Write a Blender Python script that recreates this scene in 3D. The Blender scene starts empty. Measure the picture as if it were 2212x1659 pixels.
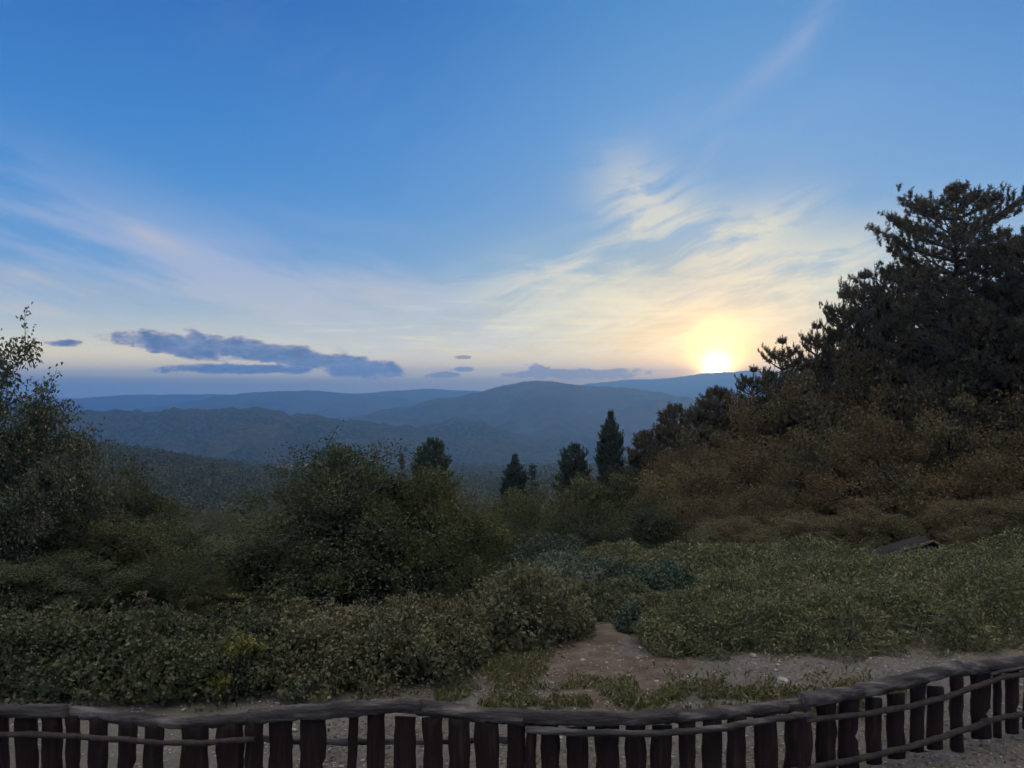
import bpy, bmesh, math, random
import numpy as np
from mathutils import Vector, Matrix, noise as mnoise
R = math.radians
C = bpy.context
S = C.scene
COL = C.collection

# ------------------------------------------------------------------ camera
CAMZ = 3.5            # eye height above the gravel in front of the fence
F = 1671.0            # focal length in units of the 2212 px wide view
U0, V0 = 1106.0, 829.5
cam = bpy.data.cameras.new('camera')
cam_o = bpy.data.objects.new('camera', cam)
COL.objects.link(cam_o)
cam_o.location = (0, 0, CAMZ)
cam_o.rotation_euler = (R(90), 0, 0)
cam.sensor_width = 36.0
cam.lens = 36.0 * F / 2212.0
cam.clip_start = 0.05
cam.clip_end = 60000
S.camera = cam_o


def at(u, v, Y):
    return Vector(((u - U0) / F * Y, Y, CAMZ - (v - V0) / F * Y))


def xu(u, Y):
    return (u - U0) / F * Y


def zv(v, Y):
    return CAMZ - (v - V0) / F * Y


# ------------------------------------------------------------------ render settings
S.view_settings.view_transform = 'Standard'
S.view_settings.look = 'None'
S.view_settings.exposure = 0.0
S.view_settings.gamma = 1.0
S.render.engine = 'CYCLES'
cy = S.cycles
cy.use_denoising = True
try:
    cy.denoiser = 'OPENIMAGEDENOISE'
except Exception:
    pass
cy.use_adaptive_sampling = True
cy.adaptive_threshold = 0.03
cy.adaptive_min_samples = 8
cy.max_bounces = 6
cy.diffuse_bounces = 3
cy.glossy_bounces = 2
cy.transmission_bounces = 3
cy.volume_bounces = 1
cy.transparent_max_bounces = 4
cy.sample_clamp_indirect = 4.0

# ------------------------------------------------------------------ world
LAMP_EL = 3.0                    # clears the crest of the far ridge
SUN_AZ, SUN_EL = 14.8, 1.15      # degrees right of the view axis, above the horizon
HAZE = 1.0 / 3600.0            # density of the evening air

world = bpy.data.worlds.new("World")
S.world = world
world.use_nodes = True
wt = world.node_tree
wt.nodes.clear()


class X:
    """a float socket (or constant) one can do sums with"""
    tree = wt

    def __init__(self, s):
        self.s = s.s if isinstance(s, X) else s

    @staticmethod
    def m(op, *a, clamp=False):
        nd = X.tree.nodes.new('ShaderNodeMath')
        nd.operation = op
        nd.use_clamp = clamp
        for i, q in enumerate(a):
            q = q.s if isinstance(q, X) else q
            if isinstance(q, (int, float)):
                nd.inputs[i].default_value = q
            else:
                X.tree.links.new(q, nd.inputs[i])
        return X(nd.outputs[0])

    def __add__(a, b): return X.m('ADD', a, b)
    __radd__ = __add__
    def __sub__(a, b): return X.m('SUBTRACT', a, b)
    def __rsub__(a, b): return X.m('SUBTRACT', b, a)
    def __mul__(a, b): return X.m('MULTIPLY', a, b)
    __rmul__ = __mul__
    def __truediv__(a, b): return X.m('DIVIDE', a, b)
    def sat(a): return X.m('ADD', a, 0.0, clamp=True)
    def exp(a): return X.m('EXPONENT', a)
    def abs(a): return X.m('ABSOLUTE', a)
    def pow(a, b): return X.m('POWER', a, b)
    def step(a, lo, hi):
        nd = X.tree.nodes.new('ShaderNodeMapRange')
        nd.interpolation_type = 'SMOOTHSTEP'
        X.tree.links.new(a.s, nd.inputs[0])
        nd.inputs[1].default_value = lo
        nd.inputs[2].default_value = hi
        return X(nd.outputs[0])


def vec(x, y, z=0.0):
    nd = X.tree.nodes.new('ShaderNodeCombineXYZ')
    for i, q in enumerate((x, y, z)):
        if isinstance(q, X):
            X.tree.links.new(q.s, nd.inputs[i])
        else:
            nd.inputs[i].default_value = q
    return nd.outputs[0]


def fbm(v, scale=1.0, detail=6.0, rough=0.55, distort=0.0):
    nd = X.tree.nodes.new('ShaderNodeTexNoise')
    nd.noise_dimensions = '2D'
    X.tree.links.new(v, nd.inputs['Vector'])
    nd.inputs['Scale'].default_value = scale
    nd.inputs['Detail'].default_value = detail
    nd.inputs['Roughness'].default_value = rough
    nd.inputs['Distortion'].default_value = distort
    return X(nd.outputs[0])


def lin(c):
    return tuple(((q / 255.0) / 12.92 if q / 255.0 <= 0.04045 else ((q / 255.0 + 0.055) / 1.055) ** 2.4) for q in c) + (1.0,)


def ramp(fac, stops):
    nd = X.tree.nodes.new('ShaderNodeValToRGB')
    X.tree.links.new(fac.s, nd.inputs[0])
    el = nd.color_ramp.elements
    while len(el) < len(stops):
        el.new(0.5)
    for e, (p, c) in zip(el, stops):
        e.position = p
        e.color = lin(c)
    return nd.outputs[0]


def mix(fac, a, b, mode='MIX'):
    nd = X.tree.nodes.new('ShaderNodeMix')
    nd.data_type = 'RGBA'
    nd.blend_type = mode
    nd.clamp_result = False
    if isinstance(fac, X):
        X.tree.links.new(fac.s, nd.inputs[0])
    else:
        nd.inputs[0].default_value = fac
    for i, q in ((6, a), (7, b)):
        if isinstance(q, tuple):
            nd.inputs[i].default_value = q
        else:
            X.tree.links.new(q, nd.inputs[i])
    return nd.outputs[2]


def build_sky():
    tc = wt.nodes.new('ShaderNodeTexCoord')
    sp = wt.nodes.new('ShaderNodeSeparateXYZ')
    wt.links.new(tc.outputs['Generated'], sp.inputs[0])
    dx, dy, dz = (X(o) for o in sp.outputs)
    az = X.m('ARCTAN2', dx, dy) * (180 / math.pi)      # degrees, 0 along the view
    el = X.m('ARCSINE', dz) * (180 / math.pi)
    # angle to the sun
    sa, se = R(SUN_AZ), R(SUN_EL)
    cs = dx * (math.sin(sa) * math.cos(se)) + dy * (math.cos(sa) * math.cos(se)) + dz * math.sin(se)
    ang = X.m('ARCCOSINE', X.m('MINIMUM', cs, 0.9999999)) * (180 / math.pi)

    def q(u, v):       # pixel of the 2212 view -> (azimuth, elevation)
        a = math.atan2(u - U0, F)
        return math.degrees(a), math.degrees(math.atan2(V0 - v, math.hypot(F, u - U0)))

    ae = vec(az, el)

    def mapping(kind, loc=(0, 0), rot=0.0, scale=(1, 1)):
        nd = wt.nodes.new('ShaderNodeMapping')
        nd.vector_type = kind
        wt.links.new(ae, nd.inputs['Vector'])
        nd.inputs['Location'].default_value = (loc[0], loc[1], 0)
        nd.inputs['Rotation'].default_value = (0, 0, R(rot))
        nd.inputs['Scale'].default_value = (scale[0], scale[1], 1)
        return nd.outputs[0]

    def blob(u, v, ru, rv, tilt=0.0, kind='QUADRATIC_SPHERE', grow=2.3):
        """soft patch centred on a pixel, radii in view pixels, tilt up to the right in degrees"""
        k = 0.0343 * grow
        nd = wt.nodes.new('ShaderNodeTexGradient')
        nd.gradient_type = kind
        wt.links.new(mapping('TEXTURE', q(u, v), tilt, (ru * k, rv * k)), nd.inputs[0])
        return X(nd.outputs[1])

    def streak(tilt, fs, fc, off):
        """coordinates for noise drawn out along a direction"""
        return mapping('TEXTURE', (off * 7.0, off * 3.0), tilt, (1 / fs, 1 / fc))

    def warp(v, w, k):
        nd = wt.nodes.new('ShaderNodeVectorMath')
        nd.operation = 'MULTIPLY_ADD'
        wt.links.new(w.s, nd.inputs[0])
        nd.inputs[1].default_value = (k[0], k[1], 0)
        wt.links.new(v, nd.inputs[2])
        return nd.outputs[0]

    # clear sky: elevation ramps away from and towards the sun
    h = (el / 90.0).sat().pow(0.5)
    P = lambda e: math.sqrt(max(e, 0) / 90.0)
    away = ramp(h, [(0.0, (190, 196, 192)), (P(0.9), (252, 234, 166)), (P(2.2), (238, 224, 186)), (P(4.2), (178, 194, 204)), (P(7.5), (118, 166, 216)),
                    (P(12.5), (84, 150, 215)), (P(17.5), (68, 136, 208)), (P(26), (48, 110, 188)), (P(45), (40, 92, 166)), (1.0, (40, 84, 150))])
    toward = ramp(h, [(0.0, (250, 196, 120)), (P(0.9), (252, 204, 126)), (P(2.5), (249, 216, 150)), (P(5.0), (226, 216, 178)), (P(8.5), (172, 196, 205)),
                      (P(13), (134, 174, 214)), (P(18), (112, 164, 218)), (P(26), (84, 146, 206)), (P(45), (56, 110, 180)), (1.0, (40, 84, 150))])
    f = ((az - SUN_AZ) * (az - SUN_AZ) * (-1.0 / (19.0 * 19.0))).exp()
    col = mix(f, away, toward)
    # a broad paler veil to the upper right
    col = mix(blob(2150, 420, 520, 420) * 0.35, col, lin((150, 190, 228)))

    # unseen bright sky overhead and behind the camera, added as neutral fill light
    rear_fill = X.m('MAXIMUM', el.step(32, 56), (dy * -1.0).step(-0.2, 0.5) * 0.22)
    col = mix(rear_fill, col, (1.98, 1.86, 1.72, 1.0))
    # ---- high thin cloud
    n1 = fbm(streak(-15, 0.06, 0.36, 3.3), 1.0, 6, 0.62)
    n1b = fbm(streak(-15, 0.022, 0.12, 8.1), 1.0, 1, 0.5)
    m1 = (blob(60, 500, 420, 60, -14) + 0.75 * blob(500, 560, 420, 75, -17) + 1.0 * blob(120, 640, 420, 45, -8) + 0.8 * blob(760, 640, 330, 60, -4)
          + 0.45 * blob(950, 545, 280, 60, -14) + 0.5 * blob(420, 690, 600, 40, -3)).sat()
    a1 = (n1 * 0.8 + n1b * 0.5).step(0.50, 0.80) * m1 * 0.95
    col = mix(a1, col, mix(blob(250, 690, 900, 90), lin((164, 184, 222)), lin((205, 205, 200))))
    # faint brighter edges along those bands
    e1 = (blob(320, 508, 70, 16, -22) * 0.5 + blob(60, 596, 120, 16, -8) * 0.45 + blob(340, 634, 90, 16, -5) * 0.35 + blob(800, 630, 110, 32, -3) * 0.4 + blob(200, 685, 260, 16, -4) * 0.4)
    e1 = e1 * (n1 * 2.2 - 0.25)
    col = mix(e1.sat(), col, lin((214, 206, 200)))

    # ---- cirrus fan to the right
    w2 = fbm(streak(0, 0.1, 0.14, 1.7), 1.0, 2, 0.5)
    n2 = fbm(warp(streak(14, 0.09, 0.42, 5.5), w2, (0.6, 1.0)), 1.0, 8, 0.66)
    m2 = (1.0 * blob(1420, 480, 130, 75, -32) + 0.95 * blob(1650, 485, 105, 40, 18) + 0.9 * blob(1500, 640, 420, 70, 6) + 0.85 * blob(1180, 620, 230, 60, 12)
          + 0.9 * blob(1720, 580, 280, 60, 12) + 0.6 * blob(1330, 560, 240, 60, 20) + 0.5 * blob(1370, 400, 90, 60, -60) + 1.0 * blob(1560, 720, 620, 60, 2) + 0.5 * blob(1500, 560, 60, 50, -40)).sat()
    a2 = n2.step(0.34, 0.60) * m2
    col = mix((a2 * 0.9).sat(), col, ramp((ang / 22.0).sat(), [(0.0, (255, 238, 176)), (0.2, (250, 236, 196)), (0.42, (234, 230, 206)), (0.7, (220, 220, 212)), (1.0, (200, 210, 220))]))
    # dull patch between the fans
    col = mix((blob(1440, 590, 110, 45, -12) * 0.55).sat(), col, lin((132, 170, 196)))
    # high faint wisps
    n3 = fbm(warp(streak(35, 0.06, 0.3, 9.5), w2, (0.5, 1.0)), 1.0, 4, 0.6)
    m3 = (blob(1680, 130, 130, 32, 38) + 0.8 * blob(1560, 350, 230, 75, 12) + 0.7 * blob(1420, 290, 110, 40, 20) + 0.5 * blob(1760, 40, 90, 25, 60) + 0.25 * blob(700, 150, 300, 90, -30)).sat()
    col = mix((n3.step(0.36, 0.72) * m3 * 0.45).sat(), col, lin((172, 186, 218)))
    # fine level streaks near the sun
    n4 = fbm(warp(streak(0, 0.16, 2.4, 2.2), w2, (0.0, 1.5)), 1.0, 3, 0.6)
    m4 = (blob(1500, 690, 520, 95) + 0.6 * blob(900, 720, 420, 40)).sat()
    col = mix((n4.step(0.5, 0.75) * m4 * 0.5).sat(), col, lin((255, 240, 186)))
    col = mix(((1.0 - n4).step(0.52, 0.75) * m4 * 0.35).sat(), col, lin((206, 190, 160)))
    # pink along the horizon, away from the sun
    col = mix((blob(300, 792, 520, 22) * 0.22 + blob(1000, 794, 260, 16) * 0.2).sat(), col, lin((216, 170, 150)))

    # ---- glow round the sun
    def add(fac, c):
        nonlocal col
        col = mix(fac, col, mix(1.0, col, c, 'ADD'))
    add((ang * ang * (-1.0 / (7.0 ** 2))).exp() * 0.5, lin((240, 158, 66)))
    add((ang * ang * (-1.0 / (2.6 ** 2))).exp() * 0.75, lin((255, 180, 30)))
    a0 = az - SUN_AZ
    pill = (a0 * a0 * (-1.0 / (1.5 ** 2)) + (el - 2.2) * (el - 2.2) * (-1.0 / (1.9 ** 2))).exp()
    add(pill * 0.6, lin((255, 235, 60)))
    add((ang * ang * (-1.0 / (1.25 ** 2))).exp() * 1.0, (2.6, 2.0, 0.75, 1.0))
    add((ang * ang * (-1.0 / (0.62 ** 2))).exp() * 1.0, (11.0, 10.0, 7.0, 1.0))

    # the thin bright layer of air along the horizon
    low = ((el * (-1.0 / 2.6)).exp() * el.step(0.2, 0.9) * 1.15)
    col = mix(low.sat(), col, mix(1.0, col, (2.15, 2.1, 1.8, 1.0), 'MULTIPLY'))

    # ---- low cloud bank on the left, small puffs near the sun
    nw = fbm(streak(0, 0.55, 1.3, 4.4), 1.0, 5, 0.62)

    def sheet(u, v, ru, rv, tilt=0.0):
        return blob(u, v, ru, rv, tilt, 'SPHERICAL', 1.0)

    def biggest(*a):
        r = a[0]
        for z in a[1:]:
            r = X.m('MAXIMUM', r, z)
        return r

    b = biggest(sheet(548, 758, 350, 30, -6.3), sheet(380, 742, 170, 24, -5), sheet(425, 732, 42, 22, -25), sheet(520, 797, 210, 15, 0), sheet(770, 792, 130, 32, -4), sheet(650, 775, 120, 26, -6),
                sheet(390, 758, 130, 18, -10) * 0.8, sheet(142, 741, 46, 9) * 0.7)
    b = b + (nw - 0.58) * 1.25 * b.step(0.0, 0.08)
    ab = b.step(0.02, 0.30)
    shade = mix(b.step(0.05, 0.5), lin((216, 200, 192)), mix(nw.step(0.35, 0.7), lin((142, 158, 190)), lin((98, 120, 162))))
    col = mix(ab, col, shade)
    p = biggest(sheet(1250, 806, 200, 17), sheet(1163, 798, 44, 18), sheet(1003, 797, 36, 9), sheet(955, 810, 60, 9), sheet(1003, 772, 28, 6) * 0.8)
    p = p + (nw - 0.62) * 1.5 * p.step(0.0, 0.08)
    col = mix(p.step(0.02, 0.3) * 0.85, col, ramp(((az + 10.0) / 24.0).sat(), [(0.0, (150, 146, 176)), (0.5, (160, 148, 166)), (1.0, (196, 158, 134))]))
    # unlit land below the horizon, where no hill covers it
    col = mix((el * -1.0).step(0.6, 2.0), col, lin((74, 88, 104)))
    # physical sky underneath, faint at this hour
    sky = wt.nodes.new('ShaderNodeTexSky')
    sky.sky_type = 'NISHITA'
    sky.sun_disc = False
    sky.sun_elevation = R(LAMP_EL)
    sky.sun_rotation = R(SUN_AZ)
    sky.altitude = 900
    sky.dust_density = 1.0
    sky.ozone_density = 2.0
    up = mix(1.0, mix(1.0, col, (9.3, 9.3, 9.3, 1), 'MULTIPLY'), mix(1.0, sky.outputs[0], (0.06, 0.06, 0.06, 1), 'MULTIPLY'), 'ADD')
    bg = wt.nodes.new('ShaderNodeBackground')
    bg.inputs[1].default_value = 0.1
    wt.links.new(up, bg.inputs[0])
    out = wt.nodes.new('ShaderNodeOutputWorld')
    wt.links.new(bg.outputs[0], out.inputs[0])


build_sky()
world.cycles.sampling_method = 'NONE'

# ------------------------------------------------------------------ sun
sl = bpy.data.lights.new('sun', 'SUN')
sl.energy = 0.9
sl.angle = R(0.55)
sl.color = (1.0, 0.47, 0.16)
sun_o = bpy.data.objects.new('sun', sl)
COL.objects.link(sun_o)
d = Vector((math.sin(R(SUN_AZ)) * math.cos(R(LAMP_EL)), math.cos(R(SUN_AZ)) * math.cos(R(LAMP_EL)), math.sin(R(LAMP_EL))))
sun_o.rotation_euler = d.to_track_quat('Z', 'Y').to_euler()

# ------------------------------------------------------------------ helpers
rng = np.random.default_rng(7)
random.seed(7)


def tag(o, label=None, cat=None, group=None, kind=None):
    if label: o['label'] = label
    if cat: o['category'] = cat
    if group: o['group'] = group
    if kind: o['kind'] = kind
    return o


def mesh(name, V, Fc, mat=None, smooth=False, tint=None):
    """mesh data from an N x 3 array and an M x k array of faces"""
    V = np.asarray(V, dtype=np.float32).reshape(-1, 3)
    Fc = np.asarray(Fc, dtype=np.int32)
    m, k = Fc.shape
    me = bpy.data.meshes.new(name)
    me.vertices.add(len(V))
    me.vertices.foreach_set('co', V.ravel())
    me.loops.add(m * k)
    me.loops.foreach_set('vertex_index', Fc.ravel())
    me.polygons.add(m)
    me.polygons.foreach_set('loop_start', np.arange(0, m * k, k, dtype=np.int32))
    if smooth:
        me.polygons.foreach_set('use_smooth', np.ones(m, dtype=bool))
    if tint is not None:
        at_ = me.attributes.new('tint', 'FLOAT', 'POINT')
        at_.data.foreach_set('value', np.asarray(tint, dtype=np.float32))
    me.update(calc_edges=True)
    if mat:
        me.materials.append(mat)
    return me


def obj(name, me, parent=None, loc=None):
    o = bpy.data.objects.new(name, me)
    COL.objects.link(o)
    if parent is not None:
        o.parent = parent
    if loc is not None:
        o.location = loc
    return o


def empty(name, loc, rz=0.0, scale=(1, 1, 1)):
    o = bpy.data.objects.new(name, None)
    COL.objects.link(o)
    o.empty_display_size = 0.2
    o.location = loc
    o.rotation_euler = (0, 0, rz)
    o.scale = scale
    return o


class MB:
    """gathers pieces of geometry (quads) into one mesh"""
    def __init__(self):
        self.V, self.F, self.T, self.n = [], [], [], 0

    def add(self, V, Fc, tint=0.5):
        V = np.asarray(V, dtype=np.float64).reshape(-1, 3)
        Fc = np.asarray(Fc, dtype=np.int64)
        self.V.append(V)
        self.F.append(Fc + self.n)
        self.T.append(np.full(len(V), tint) if np.isscalar(tint) else np.asarray(tint))
        self.n += len(V)

    def tube(self, pts, rad, sides=6, cap=True, lump=0.0, tint=0.5):
        pts = np.asarray(pts, float)
        n = len(pts)
        rad = np.broadcast_to(np.asarray(rad, float), (n,))
        tg = np.gradient(pts, axis=0)
        tg /= np.linalg.norm(tg, axis=1)[:, None] + 1e-9
        ref = np.array([0, 0, 1.0]) if abs(tg[0][2]) < 0.8 else np.array([0, 1.0, 0])
        a = np.cross(tg, ref)
        a /= np.linalg.norm(a, axis=1)[:, None] + 1e-9
        b = np.cross(tg, a)
        th = np.arange(sides) / sides * 2 * math.pi
        rr = rad[:, None] * (1 + (lump * rng.normal(size=(n, sides)) if lump else 0))
        V = pts[:, None, :] + rr[:, :, None] * (np.cos(th)[None, :, None] * a[:, None, :] + np.sin(th)[None, :, None] * b[:, None, :])
        V = V.reshape(-1, 3)
        i = np.arange(n - 1)[:, None] * sides
        j = np.arange(sides)[None, :]
        j2 = (j + 1) % sides
        Fc = np.stack([i + j, i + j2, i + sides + j2, i + sides + j], -1).reshape(-1, 4)
        if cap:
            V = np.vstack([V, pts[0], pts[-1]])
            c0, c1 = n * sides, n * sides + 1
            jj = np.arange(0, sides, 2)
            f0 = np.stack([np.full(len(jj), c0), (jj + 2) % sides, (jj + 1) % sides, jj], -1)
            o_ = (n - 1) * sides
            f1 = np.stack([np.full(len(jj), c1), o_ + jj, o_ + (jj + 1) % sides, o_ + (jj + 2) % sides], -1)
            Fc = np.vstack([Fc, f0, f1])
        self.add(V, Fc, tint)

    def mesh(self, name, mat, smooth=False):
        return mesh(name, np.vstack(self.V), np.vstack(self.F), mat, smooth, np.concatenate(self.T))


def unit(a):
    return a / (np.linalg.norm(a, axis=-1, keepdims=True) + 1e-9)


def leaves(P, A, L, W, spread=0.8, fold=0.18, up=0.0):
    """one bent four-cornered leaf per point: A is the way the tips point, up turns the faces skyward"""
    n = len(P)
    A = unit(np.asarray(A) + rng.normal(size=(n, 3)) * spread)
    r = rng.normal(size=(n, 3))
    r[:, 2] += 0
    s = np.cross(A, r)
    if up:
        s = unit(s) * (1 - up) + unit(np.cross(A, np.array([0, 0, 1.0]))) * up
    s = unit(s)
    nn = np.cross(A, s)
    nn *= np.sign(nn[:, 2:3] + 1e-9)
    L = np.broadcast_to(L, (n,))[:, None]
    W = np.broadcast_to(W, (n,))[:, None]
    V = np.stack([P - A * L / 2, P + s * W / 2 + nn * fold * W + A * L * 0.05, P + A * L / 2 - nn * fold * L * 0.6, P - s * W / 2 + nn * fold * W + A * L * 0.05], 1)
    return V.reshape(-1, 3), np.arange(n * 4).reshape(n, 4)


def hsh(ix, iy, seed):
    h = (ix.astype(np.int64) * 374761393 + iy.astype(np.int64) * 668265263 + seed * 144269504) & 0x7fffffff
    h = ((h ^ (h >> 13)) * 1274126177) & 0x7fffffff
    return ((h ^ (h >> 16)) & 0xffff) / 65535.0


def vnoise(x, y, seed=0):
    x = np.asarray(x, float)
    y = np.asarray(y, float)
    ix, iy = np.floor(x), np.floor(y)
    fx, fy = x - ix, y - iy
    fx = fx * fx * (3 - 2 * fx)
    fy = fy * fy * (3 - 2 * fy)
    a, b, c, d_ = hsh(ix, iy, seed), hsh(ix + 1, iy, seed), hsh(ix, iy + 1, seed), hsh(ix + 1, iy + 1, seed)
    return (a * (1 - fx) + b * fx) * (1 - fy) + (c * (1 - fx) + d_ * fx) * fy


def fbm2(x, y, seed=0, octv=4, gain=0.5):
    t, a, s_ = 0.0, 1.0, 0.0
    for i in range(octv):
        t = t + a * vnoise(x * 2 ** i, y * 2 ** i, seed + i * 17)
        s_ += a
        a *= gain
    return t / s_


def grid_faces(nr, nc):
    i = np.arange(nr - 1)[:, None] * nc
    j = np.arange(nc - 1)[None, :]
    return np.stack([i + j, i + j + 1, i + nc + j + 1, i + nc + j], -1).reshape(-1, 4)


# ------------------------------------------------------------------ materials
def new_mat(name):
    m = bpy.data.materials.new(name)
    m.use_nodes = True
    nt = m.node_tree
    X.tree = nt
    return m, nt, nt.nodes['Principled BSDF']


def c4(c):
    return (c[0], c[1], c[2], 1.0)


def node(nt, kind, **kw):
    nd = nt.nodes.new(kind)
    for k, v in kw.items():
        setattr(nd, k, v)
    return nd


def leaf_mat(name, dark, light, trans=0.3, rough=0.5, gloss=0.3, stray=None, stray_amt=0.0):
    """foliage: each leaf its own shade between two colours, clumps differ by their tint, some light comes through"""
    m, nt, bs = new_mat(name)
    geo = node(nt, 'ShaderNodeNewGeometry')
    att = node(nt, 'ShaderNodeAttribute', attribute_name='tint')
    oi = node(nt, 'ShaderNodeObjectInfo')
    isl = X(geo.outputs['Random Per Island'])
    f = (isl * 0.45 + X(att.outputs['Fac']) * 0.4 + X(oi.outputs['Random']) * 0.25 - 0.05).sat()
    col = mix(f, c4(dark), c4(light))
    if stray:
        col = mix(isl.step(1 - stray_amt, 1 - stray_amt + 0.02), col, c4(stray))
    nt.links.new(col, bs.inputs['Base Color'])
    bs.inputs['Roughness'].default_value = rough
    bs.inputs['Specular IOR Level'].default_value = gloss
    tr = node(nt, 'ShaderNodeBsdfTranslucent')
    nt.links.new(mix(1.0, col, (1.3, 1.2, 0.6, 1), 'MULTIPLY'), tr.inputs[0])
    ms = node(nt, 'ShaderNodeMixShader')
    ms.inputs[0].default_value = trans
    nt.links.new(bs.outputs[0], ms.inputs[1])
    nt.links.new(tr.outputs[0], ms.inputs[2])
    nt.links.new(ms.outputs[0], nt.nodes['Material Output'].inputs[0])
    return m


def noise_mat(name, stops, scale=4.0, detail=6.0, rough=0.9, bump=0.4, bscale=None, coords='Object', stretch=(1, 1, 1), dist=0.05):
    m, nt, bs = new_mat(name)
    tc = node(nt, 'ShaderNodeTexCoord')
    mp = node(nt, 'ShaderNodeMapping')
    mp.inputs['Scale'].default_value = stretch
    nt.links.new(tc.outputs[coords], mp.inputs[0])
    nz = node(nt, 'ShaderNodeTexNoise')
    nt.links.new(mp.outputs[0], nz.inputs['Vector'])
    nz.inputs['Scale'].default_value = scale
    nz.inputs['Detail'].default_value = detail
    rp = node(nt, 'ShaderNodeValToRGB')
    nt.links.new(nz.outputs[0], rp.inputs[0])
    el = rp.color_ramp.elements
    while len(el) < len(stops):
        el.new(0.5)
    for e, (p, c) in zip(el, stops):
        e.position = p
        e.color = c4(c)
    nt.links.new(rp.outputs[0], bs.inputs['Base Color'])
    bs.inputs['Roughness'].default_value = rough
    bs.inputs['Specular IOR Level'].default_value = 0.25
    if bump:
        n2 = node(nt, 'ShaderNodeTexNoise')
        nt.links.new(mp.outputs[0], n2.inputs['Vector'])
        n2.inputs['Scale'].default_value = bscale or scale * 3
        n2.inputs['Detail'].default_value = 5
        bp = node(nt, 'ShaderNodeBump')
        bp.inputs['Strength'].default_value = bump
        bp.inputs['Distance'].default_value = dist
        nt.links.new(n2.outputs[0], bp.inputs['Height'])
        nt.links.new(bp.outputs[0], bs.inputs['Normal'])
    return m


M = {}
M['bramble'] = leaf_mat('bramble_leaf', (0.058, 0.06, 0.032), (0.165, 0.158, 0.09), 0.2, 0.6, 0.18, (0.28, 0.25, 0.14), 0.012)
M['bramble_dark'] = leaf_mat('dark_bramble_leaf', (0.036, 0.048, 0.026), (0.115, 0.122, 0.065), 0.2, 0.6, 0.18, (0.24, 0.22, 0.12), 0.01)
M['blue_bush'] = leaf_mat('blue_green_leaf', (0.032, 0.052, 0.036), (0.085, 0.115, 0.078), 0.18, 0.6, 0.2)
M['bracken'] = leaf_mat('bracken_leaf', (0.05, 0.06, 0.026), (0.16, 0.16, 0.08), 0.2, 0.55, 0.3, (0.26, 0.25, 0.10), 0.03)
M['weed'] = leaf_mat('weed_leaf', (0.055, 0.06, 0.028), (0.165, 0.16, 0.078), 0.25, 0.6, 0.2, (0.32, 0.28, 0.16), 0.06)
M['yellow'] = leaf_mat('yellow_green_leaf', (0.07, 0.085, 0.015), (0.2, 0.19, 0.03), 0.3, 0.5, 0.3)
M['litter'] = leaf_mat('dead_leaf', (0.05, 0.035, 0.022), (0.20, 0.15, 0.09), 0.1, 0.8, 0.1)
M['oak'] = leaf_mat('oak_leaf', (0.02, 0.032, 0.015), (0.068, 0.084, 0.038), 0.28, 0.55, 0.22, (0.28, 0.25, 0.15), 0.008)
M['olive_oak'] = leaf_mat('olive_leaf', (0.036, 0.046, 0.018), (0.115, 0.12, 0.048), 0.3, 0.55, 0.2, (0.28, 0.25, 0.12), 0.012)
M['glow_brown'] = leaf_mat('glow_browned_leaf', (0.062, 0.055, 0.031), (0.16, 0.132, 0.068), 0.4, 0.5, 0.3)  # green foliage browned to imitate the orange sun glow over the right wood
M['glow_warm'] = leaf_mat('glow_tinted_leaf', (0.078, 0.06, 0.034), (0.19, 0.138, 0.072), 0.45, 0.55, 0.25)  # warmer version, the same sunset glow put into the leaf colour
M['walnut'] = leaf_mat('walnut_leaf', (0.026, 0.04, 0.024), (0.08, 0.10, 0.06), 0.28, 0.4, 0.4)
M['pine'] = leaf_mat('pine_needle', (0.02, 0.03, 0.018), (0.06, 0.07, 0.04), 0.22, 0.5, 0.3)
M['glow_pine'] = leaf_mat('glow_tinted_needle', (0.045, 0.041, 0.03), (0.11, 0.095, 0.065), 0.25, 0.6, 0.15)  # needles lightened and browned to stand in for the glowing veil
M['spruce'] = leaf_mat('spruce_needle', (0.022, 0.036, 0.022), (0.055, 0.075, 0.045), 0.15, 0.55, 0.3)
M['wood_mass'] = leaf_mat('woodland_leaf', (0.025, 0.033, 0.016), (0.085, 0.088, 0.042), 0.2, 0.6, 0.2)
M['bark'] = noise_mat('bark', [(0.3, (0.03, 0.024, 0.02)), (0.7, (0.10, 0.085, 0.07))], 9, 6, 0.95, 0.8, 30, stretch=(1, 1, 0.25), dist=0.03)
M['twig'] = noise_mat('twig_bark', [(0.3, (0.018, 0.014, 0.013)), (0.7, (0.05, 0.04, 0.035))], 20, 3, 0.9, 0)
M['log'] = noise_mat('weathered_log', [(0.28, (0.012, 0.010, 0.010)), (0.5, (0.036, 0.031, 0.030)), (0.74, (0.165, 0.146, 0.138))], 11, 9, 0.85, 1.0, 34, stretch=(0.16, 1, 1), dist=0.03)
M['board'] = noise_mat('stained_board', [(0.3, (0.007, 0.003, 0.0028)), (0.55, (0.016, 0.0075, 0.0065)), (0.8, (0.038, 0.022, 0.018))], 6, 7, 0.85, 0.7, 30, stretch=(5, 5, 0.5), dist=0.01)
M['stone'] = noise_mat('pale_stone', [(0.3, (0.16, 0.15, 0.14)), (0.7, (0.32, 0.30, 0.28))], 12, 5, 0.9, 0.6, 40, dist=0.01)
M['shed_wood'] = noise_mat('old_shed_board', [(0.3, (0.010, 0.008, 0.007)), (0.7, (0.022, 0.017, 0.015))], 5, 5, 0.9, 0.4, 20, stretch=(4, 4, 0.6))
M['pale_wood'] = noise_mat('bleached_wood', [(0.3, (0.09, 0.065, 0.056)), (0.7, (0.15, 0.11, 0.096))], 6, 5, 0.85, 0.3, 20)
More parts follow.
